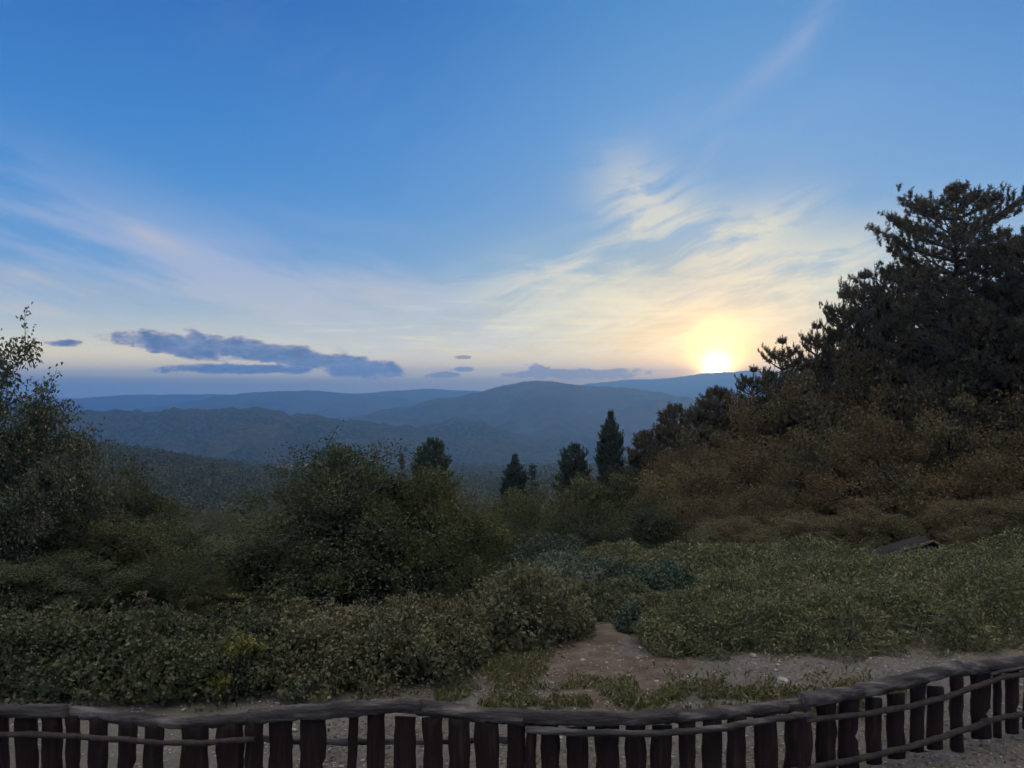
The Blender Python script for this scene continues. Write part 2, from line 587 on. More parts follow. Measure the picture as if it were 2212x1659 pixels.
M['meadow'] = noise_mat('dry_meadow', [(0.3, (0.09, 0.075, 0.045)), (0.7, (0.15, 0.12, 0.075))], 0.05, 5, 0.95, 0)


def hill_mat(name, a, b, c, s):
    """wooded hill seen from afar: tree-sized mottling and broad patches of other woodland"""
    m, nt, bs = new_mat(name)
    tc = node(nt, 'ShaderNodeTexCoord')
    v = tc.outputs['Object']
    n1 = node(nt, 'ShaderNodeTexNoise')
    n1.inputs['Scale'].default_value = s
    n1.inputs['Detail'].default_value = 4
    n2 = node(nt, 'ShaderNodeTexNoise')
    n2.inputs['Scale'].default_value = s * 0.08
    n2.inputs['Detail'].default_value = 3
    for q_ in (n1, n2):
        nt.links.new(v, q_.inputs['Vector'])
    col = mix(X(n1.outputs[0]).step(0.35, 0.68), c4(a), c4(b))
    col = mix(X(n2.outputs[0]).step(0.45, 0.7) * 0.6, col, c4(c))
    nt.links.new(col, bs.inputs['Base Color'])
    bs.inputs['Roughness'].default_value = 1.0
    bs.inputs['Specular IOR Level'].default_value = 0.0
    bp = node(nt, 'ShaderNodeBump')
    bp.inputs['Strength'].default_value = 0.8
    bp.inputs['Distance'].default_value = 6.0
    nt.links.new(n1.outputs[0], bp.inputs['Height'])
    nt.links.new(bp.outputs[0], bs.inputs['Normal'])
    return m


def ground_mat():
    m, nt, bs = new_mat('ground')
    tc = node(nt, 'ShaderNodeTexCoord')
    v = tc.outputs['Object']
    sp = node(nt, 'ShaderNodeSeparateXYZ')
    nt.links.new(v, sp.inputs[0])

    def nz(scale, detail=5):
        nd = node(nt, 'ShaderNodeTexNoise')
        nd.inputs['Scale'].default_value = scale
        nd.inputs['Detail'].default_value = detail
        nt.links.new(v, nd.inputs['Vector'])
        return X(nd.outputs[0])
    big, mid, fine = nz(0.45, 4), nz(2.2, 6), nz(38, 3)
    vo = node(nt, 'ShaderNodeTexVoronoi')
    vo.inputs['Scale'].default_value = 34
    nt.links.new(v, vo.inputs['Vector'])
    pebble = X(vo.outputs['Color'])
    col = mix(mid.step(0.3, 0.72), c4((0.045, 0.040, 0.035)), c4((0.09, 0.08, 0.071)))
    col = mix(pebble * 0.45, col, c4((0.18, 0.168, 0.158)))
    col = mix(fine.step(0.5, 0.72) * 0.45, col, c4((0.04, 0.036, 0.032)))
    col = mix(big.step(0.5, 0.66) * 0.5, col, c4((0.10, 0.085, 0.06)))
    far = (X(sp.outputs[1]) + (mid - 0.5) * 5.0).step(10.6, 13.0)
    col = mix(far, col, mix(mid.step(0.35, 0.65), c4((0.035, 0.034, 0.02)), c4((0.075, 0.07, 0.04))))
    nt.links.new(col, bs.inputs['Base Color'])
    bs.inputs['Roughness'].default_value = 0.95
    bs.inputs['Specular IOR Level'].default_value = 0.2
    bp = node(nt, 'ShaderNodeBump')
    bp.inputs['Strength'].default_value = 0.7
    bp.inputs['Distance'].default_value = 0.03
    nt.links.new((fine * 0.5 + mid + pebble * 0.25).s, bp.inputs['Height'])
    nt.links.new(bp.outputs[0], bs.inputs['Normal'])
    return m


M['ground'] = ground_mat()
M['path'] = noise_mat('trodden_earth', [(0.25, (0.045, 0.033, 0.025)), (0.5, (0.08, 0.060, 0.046)), (0.75, (0.125, 0.098, 0.078))], 3.5, 8, 0.95, 0.6, 30, dist=0.02)
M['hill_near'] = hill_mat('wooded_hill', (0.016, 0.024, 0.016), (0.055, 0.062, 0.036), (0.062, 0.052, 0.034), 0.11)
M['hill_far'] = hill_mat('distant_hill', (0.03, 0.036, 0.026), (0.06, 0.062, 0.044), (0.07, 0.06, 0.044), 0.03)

# ------------------------------------------------------------------ land
GY = [-60, 9.5, 14, 22, 28, 36, 50, 100, 200, 450, 700, 1200, 1800, 3000, 6400]
GZ = [0, 0, -0.35, -1.5, -2.5, -6.0, -11.0, -22, -41, -62, -86, -125, -180, -225, -250]
GZL = [0, 0, -0.85, -3.1, -5.0, -7.3, -11.5, -23, -41, -62, -86, -125, -180, -225, -250]      # the ground drops sooner on the left


def sstep(x, a, b):
    t = np.clip((x - a) / (b - a), 0, 1)
    return t * t * (3 - 2 * t)


def G(x, y):
    x = np.asarray(x, float)
    y = np.asarray(y, float)
    s = -x / np.maximum(y, 5.0)
    k = sstep(s, -0.05, 0.05)
    z = np.interp(y, GY, GZ) * (1 - k) + np.interp(y, GY, GZL) * k
    z = z + 24 * sstep(s, 0.18, 0.62) * sstep(y, 90, 480) * (1 - sstep(y, 700, 1500))
    z = z + (fbm2(x * 0.02, y * 0.02, 3) - 0.5) * 10 * sstep(y, 70, 300)
    z = z + (fbm2(x * 0.4, y * 0.4, 5) - 0.5) * 0.10 * sstep(y, 5, 12)
    z = z + (fbm2(x * 1.3, y * 1.3, 9) - 0.5) * 0.035
    return z


def g1(x, y):
    return float(G(np.array([x]), np.array([y]))[0])


rows = np.concatenate([[-60, -30, -15], np.arange(-8, 16, 0.25), np.geomspace(16, 6400, 150)])
colp = np.linspace(-1, 1, 161)
colp = np.sign(colp) * np.abs(colp) ** 1.15
XX = colp[None, :] * (np.maximum(rows, 0)[:, None] * 1.04 + 16)
YY = np.repeat(rows[:, None], len(colp), 1)
ZZ = G(XX, YY)
tag(obj('ground', mesh('ground', np.stack([XX, YY, ZZ], -1), grid_faces(len(rows), len(colp)), M['ground'], True)), kind='structure')


def hill(name, pts, Y, D, base, mat, nx, ny, spur, sfreq, rough=0.0, rfreq=1.0, back=None):
    us = np.array([p[0] for p in pts], float)
    zs = np.array([zv(p[1], Y) for p in pts])
    xs = xu(us, Y)
    gx = np.linspace(xs[0], xs[-1], nx)
    # rounded crest line through the points
    zc = np.interp(gx, xs, zs)
    k = max(3, nx // 70) | 1
    ker = np.hanning(k + 2)[1:-1]
    zc = np.convolve(np.pad(zc, k // 2, mode='edge'), ker / ker.sum(), 'valid')
    zc = zc + (fbm2(gx * sfreq * 6, gx * 0 + 3.3, 21, 4, 0.6) - 0.5) * spur * 0.16
    back = back or D * 0.8
    ty = np.concatenate([np.linspace(1, 0, ny, endpoint=False), np.linspace(0, -1, ny // 3)])
    yy = Y - np.where(ty > 0, ty * D, ty * back)
    GX, TY = np.meshgrid(gx, ty)
    YYh = np.repeat(yy[:, None], nx, 1)
    a = np.abs(TY)
    sh = 1 - a ** 1.25
    n = fbm2(GX * sfreq + 0.4 * a, YYh * sfreq * 0.35, 31, 4, 0.5)
    rid = 1 - np.abs(2 * n - 1) * 1.6
    z = base + (zc[None, :] - base) * sh + spur * (rid - 0.75) * np.minimum(1, a * 5) * (1 - a * 0.5)
    if rough:
        z = z + rough * (fbm2(GX * rfreq, YYh * rfreq, 41, 2) - 0.5) * np.minimum(1, 0.5 + a * 4)
    return tag(obj(name, mesh(name, np.stack([GX, YYh, z], -1), grid_faces(len(ty), nx)[:, ::-1], mat, True)), kind='structure')


hill('hill', [(-1200, 930), (-500, 915), (-100, 900), (100, 896), (210, 894), (270, 887), (400, 886), (520, 886), (610, 899), (700, 903), (780, 914), (860, 932), (960, 953), (1100, 985), (1400, 1040)],
     1500, 720, -175, M['hill_near'], 460, 150, 95, 0.005, 8, 0.10)
hill('hill', [(560, 1030), (700, 988), (800, 962), (880, 940), (920, 926), (985, 909), (1030, 913), (1080, 928), (1150, 945), (1250, 960), (1400, 985), (1700, 1010), (2300, 1000), (3000, 990)],
     1720, 760, -180, M['hill_near'], 460, 150, 95, 0.005, 8, 0.09)
hill('hill', [(200, 975), (350, 955), (600, 925), (800, 893), (900, 873), (960, 860), (1040, 847), (1085, 834), (1130, 825), (1160, 821), (1195, 825), (1230, 829), (1300, 836), (1370, 840), (1430, 850), (1480, 860), (1520, 872), (1700, 900), (2100, 950), (2800, 980)],
     2700, 900, -225, M['hill_far'], 420, 110, 110, 0.0024, 6, 0.05)
hill('hill', [(-1300, 930), (-400, 915), (0, 900), (150, 896), (250, 890), (330, 879), (420, 866), (480, 855), (540, 848), (600, 846), (690, 843), (730, 849), (800, 853), (870, 860), (1000, 878), (1200, 900), (1500, 920)],
     3900, 900, -230, M['hill_far'], 360, 80, 110, 0.0017)
hill('hill', [(-2200, 872), (-800, 868), (0, 866), (150, 861), (250, 854), (330, 852), (420, 852), (600, 852), (760, 851), (850, 844), (900, 842), (915, 837), (930, 841), (1000, 843), (1060, 846), (1300, 850), (1700, 852), (2600, 850)],
     4700, 900, -240, M['hill_far'], 420, 50, 60, 0.0014)
hill('hill', [(1150, 845), (1250, 832), (1350, 821), (1400, 819), (1430, 817), (1445, 818), (1475, 813), (1500, 809), (1530, 806), (1572, 802), (1590, 804), (1606, 799), (1625, 803), (1680, 802), (1760, 797), (1900, 799), (2150, 806), (2500, 812), (3200, 820)],
     5400, 1100, -245, M['hill_far'], 420, 70, 120, 0.0015)

# a pale meadow lying in the woods
mu = np.linspace(596, 728, 14)
mv = []
for k_, yy_ in enumerate(np.linspace(640, 700, 5)):
    for u_ in mu:
        v_ = 1010 - (u_ - 596) / 132 * 6 - k_ * 1.9 * (0.35 + 0.65 * (u_ - 596) / 132)
        mv.append((xu(u_, yy_), yy_, zv(v_, yy_)))
tag(obj('meadow', mesh('meadow', mv, grid_faces(5, 14), M['meadow'], True)), kind='structure')

# ------------------------------------------------------------------ trodden path and gravel
pl = [(1350, 1330, 34), (1302, 1362, 58), (1258, 1395, 88), (1248, 1425, 118), (1310, 1456, 165), (1470, 1484, 250)]


def gpts(u, v):
    """points of the ground seen at pixels"""
    u = np.asarray(u, float)
    v = np.asarray(v, float)
    y = np.full(u.shape, 8.0)
    for _ in range(22):
        y2 = (CAMZ - G(xu(u, y), y)) / np.maximum((v - V0) / F, 0.02)
        y = y + 0.65 * (np.minimum(y2, 60) - y)
    return np.stack([xu(u, y), y, G(xu(u, y), y)], -1)


def gpt(u, v):
    return gpts(np.array([u]), np.array([v]))[0]


cen = np.array([gpt(u, v) for u, v, w in pl])
wid = np.array([w / F * c_[1] for (u, v, w), c_ in zip(pl, cen)])
tt = np.linspace(0, len(pl) - 1, 40)
cs_ = np.stack([np.interp(tt, range(len(pl)), cen[:, i]) for i in range(2)], -1)
for _ in range(4):
    cs_[1:-1] = (cs_[:-2] + 2 * cs_[1:-1] + cs_[2:]) / 4
ws_ = np.interp(tt, range(len(pl)), wid)
dirn = unit(np.gradient(cs_, axis=0))
nrm_ = np.stack([dirn[:, 1], -dirn[:, 0]], -1)
off = np.linspace(-1, 1, 13)
edge = 1 + 0.35 * (fbm2(tt[:, None] * 3 + 0 * off, off[None, :] * 0 + np.sign(off)[None, :] * 5, 55) - 0.5)
PX = cs_[:, None, 0] + nrm_[:, None, 0] * off[None, :] * ws_[:, None] * edge
PY = cs_[:, None, 1] + nrm_[:, None, 1] * off[None, :] * ws_[:, None] * edge
PZ = G(PX, PY) + 0.012 * (1 - off[None, :] ** 4) - 0.004
tag(obj('path', mesh('path', np.stack([PX, PY, PZ], -1), grid_faces(len(tt), len(off)), M['path'], True)), kind='structure')

ico = np.array([[1, 1, 1], [1, 1, -1], [1, -1, 1], [1, -1, -1], [-1, 1, 1], [-1, 1, -1], [-1, -1, 1], [-1, -1, -1]], float) * 0.62
ifc = np.array([[0, 2, 3, 1], [4, 5, 7, 6], [0, 1, 5, 4], [2, 6, 7, 3], [0, 4, 6, 2], [1, 3, 7, 5]])
gm = MB()
gx_, gy_ = rng.uniform(-6.5, 7, 6500), rng.uniform(5.2, 10.6, 6500)
for x_, y_, gz_ in zip(gx_, gy_, G(gx_, gy_)):
    s_ = rng.uniform(0.004, 0.018) * (2.0 if rng.random() < 0.05 else 1)
    rot = np.array(Matrix.Rotation(rng.uniform(0, 6.3), 3, 'Z'))
    gm.add((ico * rng.uniform(0.7, 1.2, (8, 3)) * [s_ * 1.3, s_, s_ * 0.6]) @ rot.T + [x_, y_, gz_ + s_ * 0.2], ifc, rng.random())
tag(obj('gravel', gm.mesh('gravel', M['stone'])), 'loose pale pebbles scattered over the grey ground beyond the fence', 'gravel', kind='stuff')


def rock(u, v, w, label, flat=0.6):
    p = gpt(u, v)
    s = w / F * p[1] / 2
    bm = bmesh.new()
    bmesh.ops.create_icosphere(bm, subdivisions=3, radius=1.0)
    for vt in bm.verts:
        k = 1 + 0.35 * mnoise.noise(vt.co * 1.3 + Vector((u, v, 0))) + 0.12 * mnoise.noise(vt.co * 4 + Vector((u, v, 0)))
        vt.co = Vector((vt.co.x * s * k, vt.co.y * s * k, vt.co.z * s * flat * k))
    me = bpy.data.meshes.new('stone')
    bm.to_mesh(me)
    bm.free()
    me.materials.append(M['stone'])
    return tag(obj('stone', me, None, (p[0], p[1], p[2] + s * flat * 0.4)), label, 'stone')


rock(1690, 1472, 26, 'pale flat stone lying on the grey gravel beyond the fence', 0.5)
rock(1258, 1427, 11, 'small white stone on the brown trodden path')
rock(1310, 1432, 7, 'tiny pale stone beside the white stone on the path')
rock(2068, 1590, 30, 'grey rounded stone at the foot of the fence near its right end', 0.7)
rock(1628, 1418, 14, 'small grey stone under the edge of the right hand thicket')

# ------------------------------------------------------------------ fence
FU = [-900, -260, 0, 1300, 1550, 1700, 1850, 2018, 2207, 2500, 3400]
FY = [6.9, 6.6, 6.52, 6.48, 6.6, 6.8, 7.0, 7.28, 7.7, 8.4, 10.4]


def fy(u):
    return float(np.interp(u, FU, FY))


fence = tag(empty('wooden_fence', (0, 6.5, 0)), 'low rustic fence of dark slab boards under crooked pale log rails', 'fence')


def fpart(name, me):
    o = obj(name, me, fence)
    o.location = (0, -6.5, 0)
    return o


def log(name, pts, dia, mat, dy=0.0, lump=0.075, step=11, jitter=1.8):
    """crooked pole through pixels of its middle line, dia in view pixels"""
    us = np.arange(pts[0][0], pts[-1][0] + 1, step)
    vs = np.interp(us, [p[0] for p in pts], [p[1] for p in pts])
    for _ in range(2):
        vs[1:-1] = (vs[:-2] + 2 * vs[1:-1] + vs[2:]) / 4
    vs = vs + (vnoise(us * 0.03, us * 0 + dia, 77) - 0.5) * jitter * 2
    P = [(xu(u, fy(u) + dy), fy(u) + dy, zv(v, fy(u) + dy)) for u, v in zip(us, vs)]
    r = np.array([dia * 0.9 / 2 / F * fy(u) for u in us]) * (0.92 + 0.22 * vnoise(us * 0.012, us * 0 + 2.5, 78))
    b = MB()
    b.tube(P, r, 12, True, lump)
    return fpart(name, b.mesh(name, mat, True))


T = [(-900, 1530), (-600, 1546), (-260, 1538), (0, 1540), (100, 1538), (150, 1535), (220, 1541), (300, 1552), (370, 1558), (450, 1557), (550, 1549), (640, 1542), (720, 1537), (800, 1530), (860, 1527), (905, 1526),
     (960, 1532), (1050, 1543), (1140, 1550), (1230, 1554), (1300, 1555), (1380, 1553), (1460, 1545), (1550, 1538), (1640, 1529), (1720, 1518), (1800, 1504), (1870, 1492), (1950, 1476), (2010, 1458),
     (2060, 1444), (2100, 1441), (2160, 1436), (2212, 1430), (2480, 1395), (2800, 1355), (3100, 1318), (3400, 1292)]


def cutT(a, b):
    q_ = [(a, np.interp(a, [t[0] for t in T], [t[1] for t in T]))] + [t for t in T if a < t[0] < b] + [(b, np.interp(b, [t[0] for t in T], [t[1] for t in T]))]
    return q_


k_log = 1
for a_, b_, d_ in ((-900, -560, 31), (-572, -248, 32), (-260, 152, 30), (140, 548, 29), (536, 912, 33), (900, 1142, 34), (1130, 1470, 31), (1458, 1742, 30), (1730, 2072, 33), (2060, 2480, 33), (2468, 2960, 31), (2948, 3400, 29)):
    k_log = -k_log
    log('top_rail', [(u_, v_ + k_log * 2.2) for u_, v_ in cutT(a_, b_)], d_, M['log'], k_log * 0.025)
log('lower_rail', [(-890, 1580), (-260, 1582), (0, 1585), (110, 1587), (200, 1592), (300, 1601), (360, 1606), (440, 1605), (520, 1598), (560, 1594)], 13, M['twig'], -0.09)
log('lower_rail', [(552, 1596), (640, 1600), (760, 1603), (900, 1601), (1000, 1600), (1080, 1598), (1140, 1596)], 14, M['log'], 0.09)
log('lower_rail', [(1135, 1574), (1200, 1579), (1300, 1584), (1400, 1585), (1480, 1580), (1550, 1573), (1620, 1562), (1700, 1549), (1760, 1540)], 15, M['log'], -0.10)
log('lower_rail', [(1740, 1556), (1800, 1551), (1880, 1541), (1958, 1527), (2030, 1509), (2100, 1487), (2154, 1466), (2300, 1440)], 13, M['twig'], -0.10)
log('lower_rail', [(1600, 1682), (1744, 1660), (1851, 1640), (1958, 1616), (2030, 1594), (2100, 1570), (2140, 1556)], 14, M['twig'], -0.10)
log('lower_rail', [(2120, 1560), (2212, 1541), (2400, 1510), (2800, 1448), (3390, 1372)], 13, M['twig'], -0.10)
log('lower_rail', [(2140, 1457), (2212, 1443), (2400, 1412)], 9, M['log'], -0.09)
log('lower_rail', [(-260, 1700), (300, 1705), (700, 1712), (1150, 1712), (1500, 1700), (1640, 1684)], 14, M['twig'], -0.10)

BOARDS = [(-230, -190), (-180, -130), (-118, -70), (-58, -10), (-6, 18), (31, 79), (92, 124), (144, 174), (193, 233), (257, 296), (312, 354, 1561), (391, 450), (467, 524), (581, 632, 1558), (646, 704, 1554), (754, 774, 1548, 8),
          (792, 832), (852, 898, 1549), (913, 956, 1550), (970, 1016, 1551), (1025, 1077, 1553), (1095, 1134), (1168, 1209), (1225, 1270, 1570), (1286, 1338, 1566), (1351, 1394, 1567), (1407, 1451, 1567),
          (1466, 1502, 1561), (1517, 1560, 1556), (1570, 1610, 1546), (1628, 1678, 1543), (1763, 1806), (1811, 1856), (1870, 1903, 1506), (1915, 1952, 1498), (1965, 1997), (2002, 2036, 1482),
          (2053, 2079), (2098, 2140), (2147, 2163), (2173, 2200), (2212, 2250), (2262, 2290), (2300, 2345)]
BOARDS += [(u_, u_ + 46) for u_ in range(-890, -250, 64)] + [(u_, u_ + 33) for u_ in range(2362, 3390, 47)]
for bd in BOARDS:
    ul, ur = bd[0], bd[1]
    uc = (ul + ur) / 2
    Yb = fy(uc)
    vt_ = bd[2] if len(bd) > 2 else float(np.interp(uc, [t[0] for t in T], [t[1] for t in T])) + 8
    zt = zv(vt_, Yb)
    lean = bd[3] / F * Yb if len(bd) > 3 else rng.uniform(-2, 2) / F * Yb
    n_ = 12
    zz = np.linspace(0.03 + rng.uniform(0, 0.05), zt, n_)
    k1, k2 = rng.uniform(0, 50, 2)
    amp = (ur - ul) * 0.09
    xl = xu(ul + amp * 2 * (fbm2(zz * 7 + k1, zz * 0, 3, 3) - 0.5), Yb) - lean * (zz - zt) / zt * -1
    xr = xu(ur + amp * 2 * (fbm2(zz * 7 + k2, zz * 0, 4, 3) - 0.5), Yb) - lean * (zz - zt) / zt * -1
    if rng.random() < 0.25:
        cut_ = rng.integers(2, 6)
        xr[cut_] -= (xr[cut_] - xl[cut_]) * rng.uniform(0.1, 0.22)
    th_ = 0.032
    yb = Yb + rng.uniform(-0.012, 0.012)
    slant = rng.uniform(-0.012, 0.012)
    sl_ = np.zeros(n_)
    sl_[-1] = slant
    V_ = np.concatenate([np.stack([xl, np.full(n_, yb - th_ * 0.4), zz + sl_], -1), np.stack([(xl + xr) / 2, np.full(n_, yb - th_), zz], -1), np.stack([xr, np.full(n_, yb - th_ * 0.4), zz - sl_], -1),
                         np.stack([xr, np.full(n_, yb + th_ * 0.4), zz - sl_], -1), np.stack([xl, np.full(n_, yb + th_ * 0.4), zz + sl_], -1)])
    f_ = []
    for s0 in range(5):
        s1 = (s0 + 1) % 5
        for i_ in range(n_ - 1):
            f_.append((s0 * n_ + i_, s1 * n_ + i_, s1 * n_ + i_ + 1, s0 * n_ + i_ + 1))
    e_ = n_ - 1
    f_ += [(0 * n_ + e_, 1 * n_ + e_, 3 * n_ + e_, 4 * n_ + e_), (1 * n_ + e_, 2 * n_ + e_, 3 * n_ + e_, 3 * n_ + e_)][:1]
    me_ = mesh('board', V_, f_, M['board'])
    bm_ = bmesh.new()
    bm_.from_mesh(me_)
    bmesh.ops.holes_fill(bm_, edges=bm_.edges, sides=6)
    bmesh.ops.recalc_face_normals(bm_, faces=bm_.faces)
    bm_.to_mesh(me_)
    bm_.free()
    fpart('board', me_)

for u_, w_ in ((548, 40), (1147, 24), (1724, 56), (2066, 26), (120, 26), (-560, 28), (2480, 26), (2955, 22)):
    Yp = fy(u_) + (0.0 if u_ != 2066 else 0.02)
    r_ = w_ / 2 / F * Yp
    zt = zv(float(np.interp(u_, [t[0] for t in T], [t[1] for t in T])), Yp)
    b = MB()
    b.tube([(xu(u_, Yp) + rng.uniform(-0.01, 0.01), Yp, z_) for z_ in np.linspace(-0.15, zt, 8)], r_ * np.linspace(1.08, 0.95, 8), 10, True, 0.05)
    fpart('post', b.mesh('post', M['board'], True))


# ------------------------------------------------------------------ thickets and low plants
def bush(name, label, cat, lobes, n, L, mat, group=None, shoots=0, droop=0.25, aspect=0.62, seed=0, stems=130):
    """mound of leaves over arching stems; lobes are (u, v_base, half width px, half depth m, height m)"""
    cent = []
    for (u, v, hw, hd, hh) in lobes:
        p = gpt(u, v)
        y = p[1] + hd
        cent.append((xu(u, y), y, g1(xu(u, y), y), hw / F * y, hd, hh))
    cent = np.array(cent)
    origin = np.array([cent[:, 0].mean(), cent[:, 1].mean(), cent[:, 2].min()])
    area = cent[:, 3] * cent[:, 4] + (cent[:, 3] + cent[:, 4]) * cent[:, 5]
    pick = rng.choice(len(cent), n, p=area / area.sum())
    c = cent[pick]
    d_ = unit(rng.normal(size=(n, 3)))
    d_[:, 2] = np.abs(d_[:, 2])
    rad = 1 - np.abs(rng.normal(size=n)) * 0.10 - 0.2 * (rng.random(n) < 0.25)
    az_, ez_ = np.arctan2(d_[:, 1], d_[:, 0]), d_[:, 2]
    lump = fbm2(az_ * 2.6 + pick * 7.1, ez_ * 3.2 + pick, 61 + seed, 3) - 0.5
    rad = rad * (1 + 0.75 * lump)
    P = c[:, :3] + d_ * c[:, 3:6] * rad[:, None]
    P[:, 2] += 0.05 + (fbm2(P[:, 0] * 1.3 + seed, P[:, 1] * 1.3, 67, 3) - 0.5) * (1.25 if 'bracken' in name else 0.75) * c[:, 5] * d_[:, 2]
    # drop what lies deep inside a neighbouring mound
    keep = np.ones(n, bool)
    for i in range(len(cent)):
        q_ = (P - cent[i, :3]) / (cent[i, 3:6] + 1e-6)
        keep &= ~((np.linalg.norm(q_, axis=1) < 0.72) & (pick != i))
    keep &= P[:, 2] > G(P[:, 0], P[:, 1]) + 0.01
    hollow = fbm2(P[:, 0] * 1.9 + seed * 3, P[:, 2] * 2.6 + P[:, 1] * 1.7, 83, 3)
    keep &= (hollow > 0.45) | (rad < 0.85) | (rng.random(n) < 0.22)
    P, N, pk = P[keep], unit(d_[keep] / c[keep, 3:6]), pick[keep]
    tint = fbm2(P[:, 0] * 2.2 + 9, P[:, 1] * 2.2 + P[:, 2] * 3, 71 + seed, 3)
    tint = np.clip((tint - 0.5) * 3.2 + 0.5, 0, 1)
    k = len(P)
    A = N * 0.7 + np.array([0, 0, -droop])
    Ls = L * rng.uniform(0.4, 1.0, k) ** 1.3 * 1.75
    V, Fc = leaves(P, A, Ls, Ls * aspect, 0.75, 0.16, 0.35)
    b = MB()
    b.add(V, Fc, np.repeat(tint, 4))
    st = MB()
    for _ in range(stems):
        i = rng.integers(k)
        top = P[i]
        base = np.array([*(cent[pk[i]][:2] + (top[:2] - cent[pk[i]][:2]) * 0.5), 0])
        base[2] = g1(base[0], base[1]) - 0.05
        t_ = np.linspace(0, 1, 6)[:, None]
        cv = base * (1 - t_) + top * t_ + np.array([0, 0, 0.18]) * np.sin(t_ * math.pi)
        st.tube(cv, np.linspace(0.010, 0.004, 6), 4, False)
    for _ in range(shoots):
        i = rng.integers(k)
        if N[i][2] < 0.35:
            continue
        ln = rng.uniform(0.10, 0.45)
        dv = unit(np.array([rng.normal() * 0.5, rng.normal() * 0.5, 1.0]))
        t_ = np.linspace(0, 1, 5)[:, None]
        cv = P[i] + dv * ln * t_ + np.array([rng.normal() * 0.06, rng.normal() * 0.06, -0.05]) * t_ ** 2
        st.tube(cv, np.linspace(0.005, 0.002, 5), 4, False)
        m_ = rng.integers(6, 13)
        tq = rng.uniform(0.2, 1, m_)[:, None]
        pp = P[i] + dv * ln * tq + rng.normal(size=(m_, 3)) * 0.02
        V, Fc = leaves(pp, np.tile(dv * 0.3, (m_, 1)), L * rng.uniform(0.5, 1.1, m_), L * aspect * 0.8, 0.9, 0.15, 0.3)
        b.add(V, Fc, 0.75)
    for _ in range(shoots // 4):          # long canes bending over the top, nearly bare
        i = rng.integers(k)
        if N[i][2] < 0.2:
            continue
        ln = rng.uniform(0.3, 0.7)
        dv = np.array([rng.normal() * 0.7, rng.normal() * 0.5, 0.75])
        t_ = np.linspace(0, 1, 8)[:, None]
        cv = P[i] - [0, 0, 0.1] + dv * ln * t_ - np.array([0, 0, 0.55 * ln]) * t_ ** 2.2
        st.tube(cv, np.linspace(0.006, 0.0025, 8), 4, False)
        m_ = 7
        tq = rng.uniform(0.25, 1, m_)
        pp = np.stack([np.interp(tq, t_[:, 0], cv[:, c_]) for c_ in range(3)], -1)
        V, Fc = leaves(pp, np.tile([0, 0, 0.2], (m_, 1)), L * rng.uniform(0.7, 1.3, m_), L * aspect, 0.9, 0.15, 0.3)
        b.add(V, Fc, 0.6)
    e = tag(empty(name, origin), label, cat, group)
    for nm, me in (('foliage', b.mesh('foliage', mat)), ('arching_stems', st.mesh('arching_stems', M['twig']))):  # stems and canes of the whole mound, merged into one mesh
        o = obj(nm, me, e)
        o.location = -Vector(origin)
    return e


BG = 'bramble thickets beyond the fence'
bush('bramble_thicket', 'long dark bramble thicket reaching the left edge behind the fence', 'thicket',
     [(-120, 1532, 150, 0.9, 0.7), (60, 1536, 160, 1.0, 0.72), (230, 1538, 150, 1.0, 0.68)], 40000, 0.046, M['bramble_dark'], BG, 90, seed=1)
bush('bramble_thicket', 'bramble thicket with brown tops between the yellow weed patch and the left edge', 'thicket',
     [(390, 1538, 150, 1.0, 0.66), (520, 1532, 110, 0.9, 0.62)], 26000, 0.045, M['bramble_dark'], BG, 80, seed=2)
bush('bramble_thicket', 'greyish bramble thicket just left of the path in front of the round oak', 'thicket',
     [(690, 1522, 140, 1.0, 0.66), (830, 1508, 120, 1.05, 0.72), (760, 1440, 170, 0.8, 0.5)], 36000, 0.042, M['bramble'], BG, 90, seed=3)
bush('bramble_thicket', 'pale leafy bramble spilling low onto the ground beside the path', 'thicket',
     [(930, 1500, 110, 0.9, 0.66), (985, 1455, 90, 0.8, 0.5), (900, 1420, 140, 0.8, 0.66)], 34000, 0.04, M['bramble'], BG, 60, seed=4)
bush('bramble_thicket', 'tallest rounded bramble mound standing where the path bends', 'thicket',
     [(1130, 1418, 115, 0.8, 0.92), (1060, 1405, 110, 0.8, 0.84), (1200, 1395, 75, 0.7, 0.72)], 34000, 0.043, M['bramble'], BG, 70, seed=5)
bush('bramble_thicket', 'low brownish bramble spur behind the bend of the path', 'thicket',
     [(1290, 1345, 90, 0.7, 0.34), (1350, 1325, 70, 0.7, 0.3)], 14000, 0.042, M['bramble_dark'], BG, 30, seed=6)
bush('bracken_patch', 'broad olive bracken mass along the right side of the path', 'thicket',
     [(1436, 1425, 58, 0.7, 0.36), (1500, 1425, 120, 1.0, 0.44), (1470, 1370, 130, 1.0, 0.36), (1640, 1425, 140, 1.2, 0.48), (1620, 1350, 160, 1.2, 0.36)], 80000, 0.042, M['bracken'], BG, 90, seed=7, aspect=0.36)
bush('bracken_patch', 'large dark bracken mass above the fence at the right edge', 'thicket',
     [(1800, 1425, 150, 1.3, 0.52), (1960, 1420, 150, 1.4, 0.58), (2120, 1410, 160, 1.4, 0.66), (2290, 1400, 160, 1.4, 0.75)], 76000, 0.046, M['bracken'], BG, 60, seed=8, aspect=0.36)
bush('bracken_patch', 'sloping bracken field below the gabled shed on the right', 'thicket',
     [(1760, 1330, 190, 1.6, 0.34), (1930, 1330, 200, 1.8, 0.42), (2110, 1310, 200, 1.8, 0.46), (1880, 1270, 200, 1.6, 0.4), (2060, 1255, 190, 1.6, 0.42), (2240, 1270, 170, 1.8, 0.8)], 70000, 0.062, M['bracken'], BG, 30, seed=9, aspect=0.36)
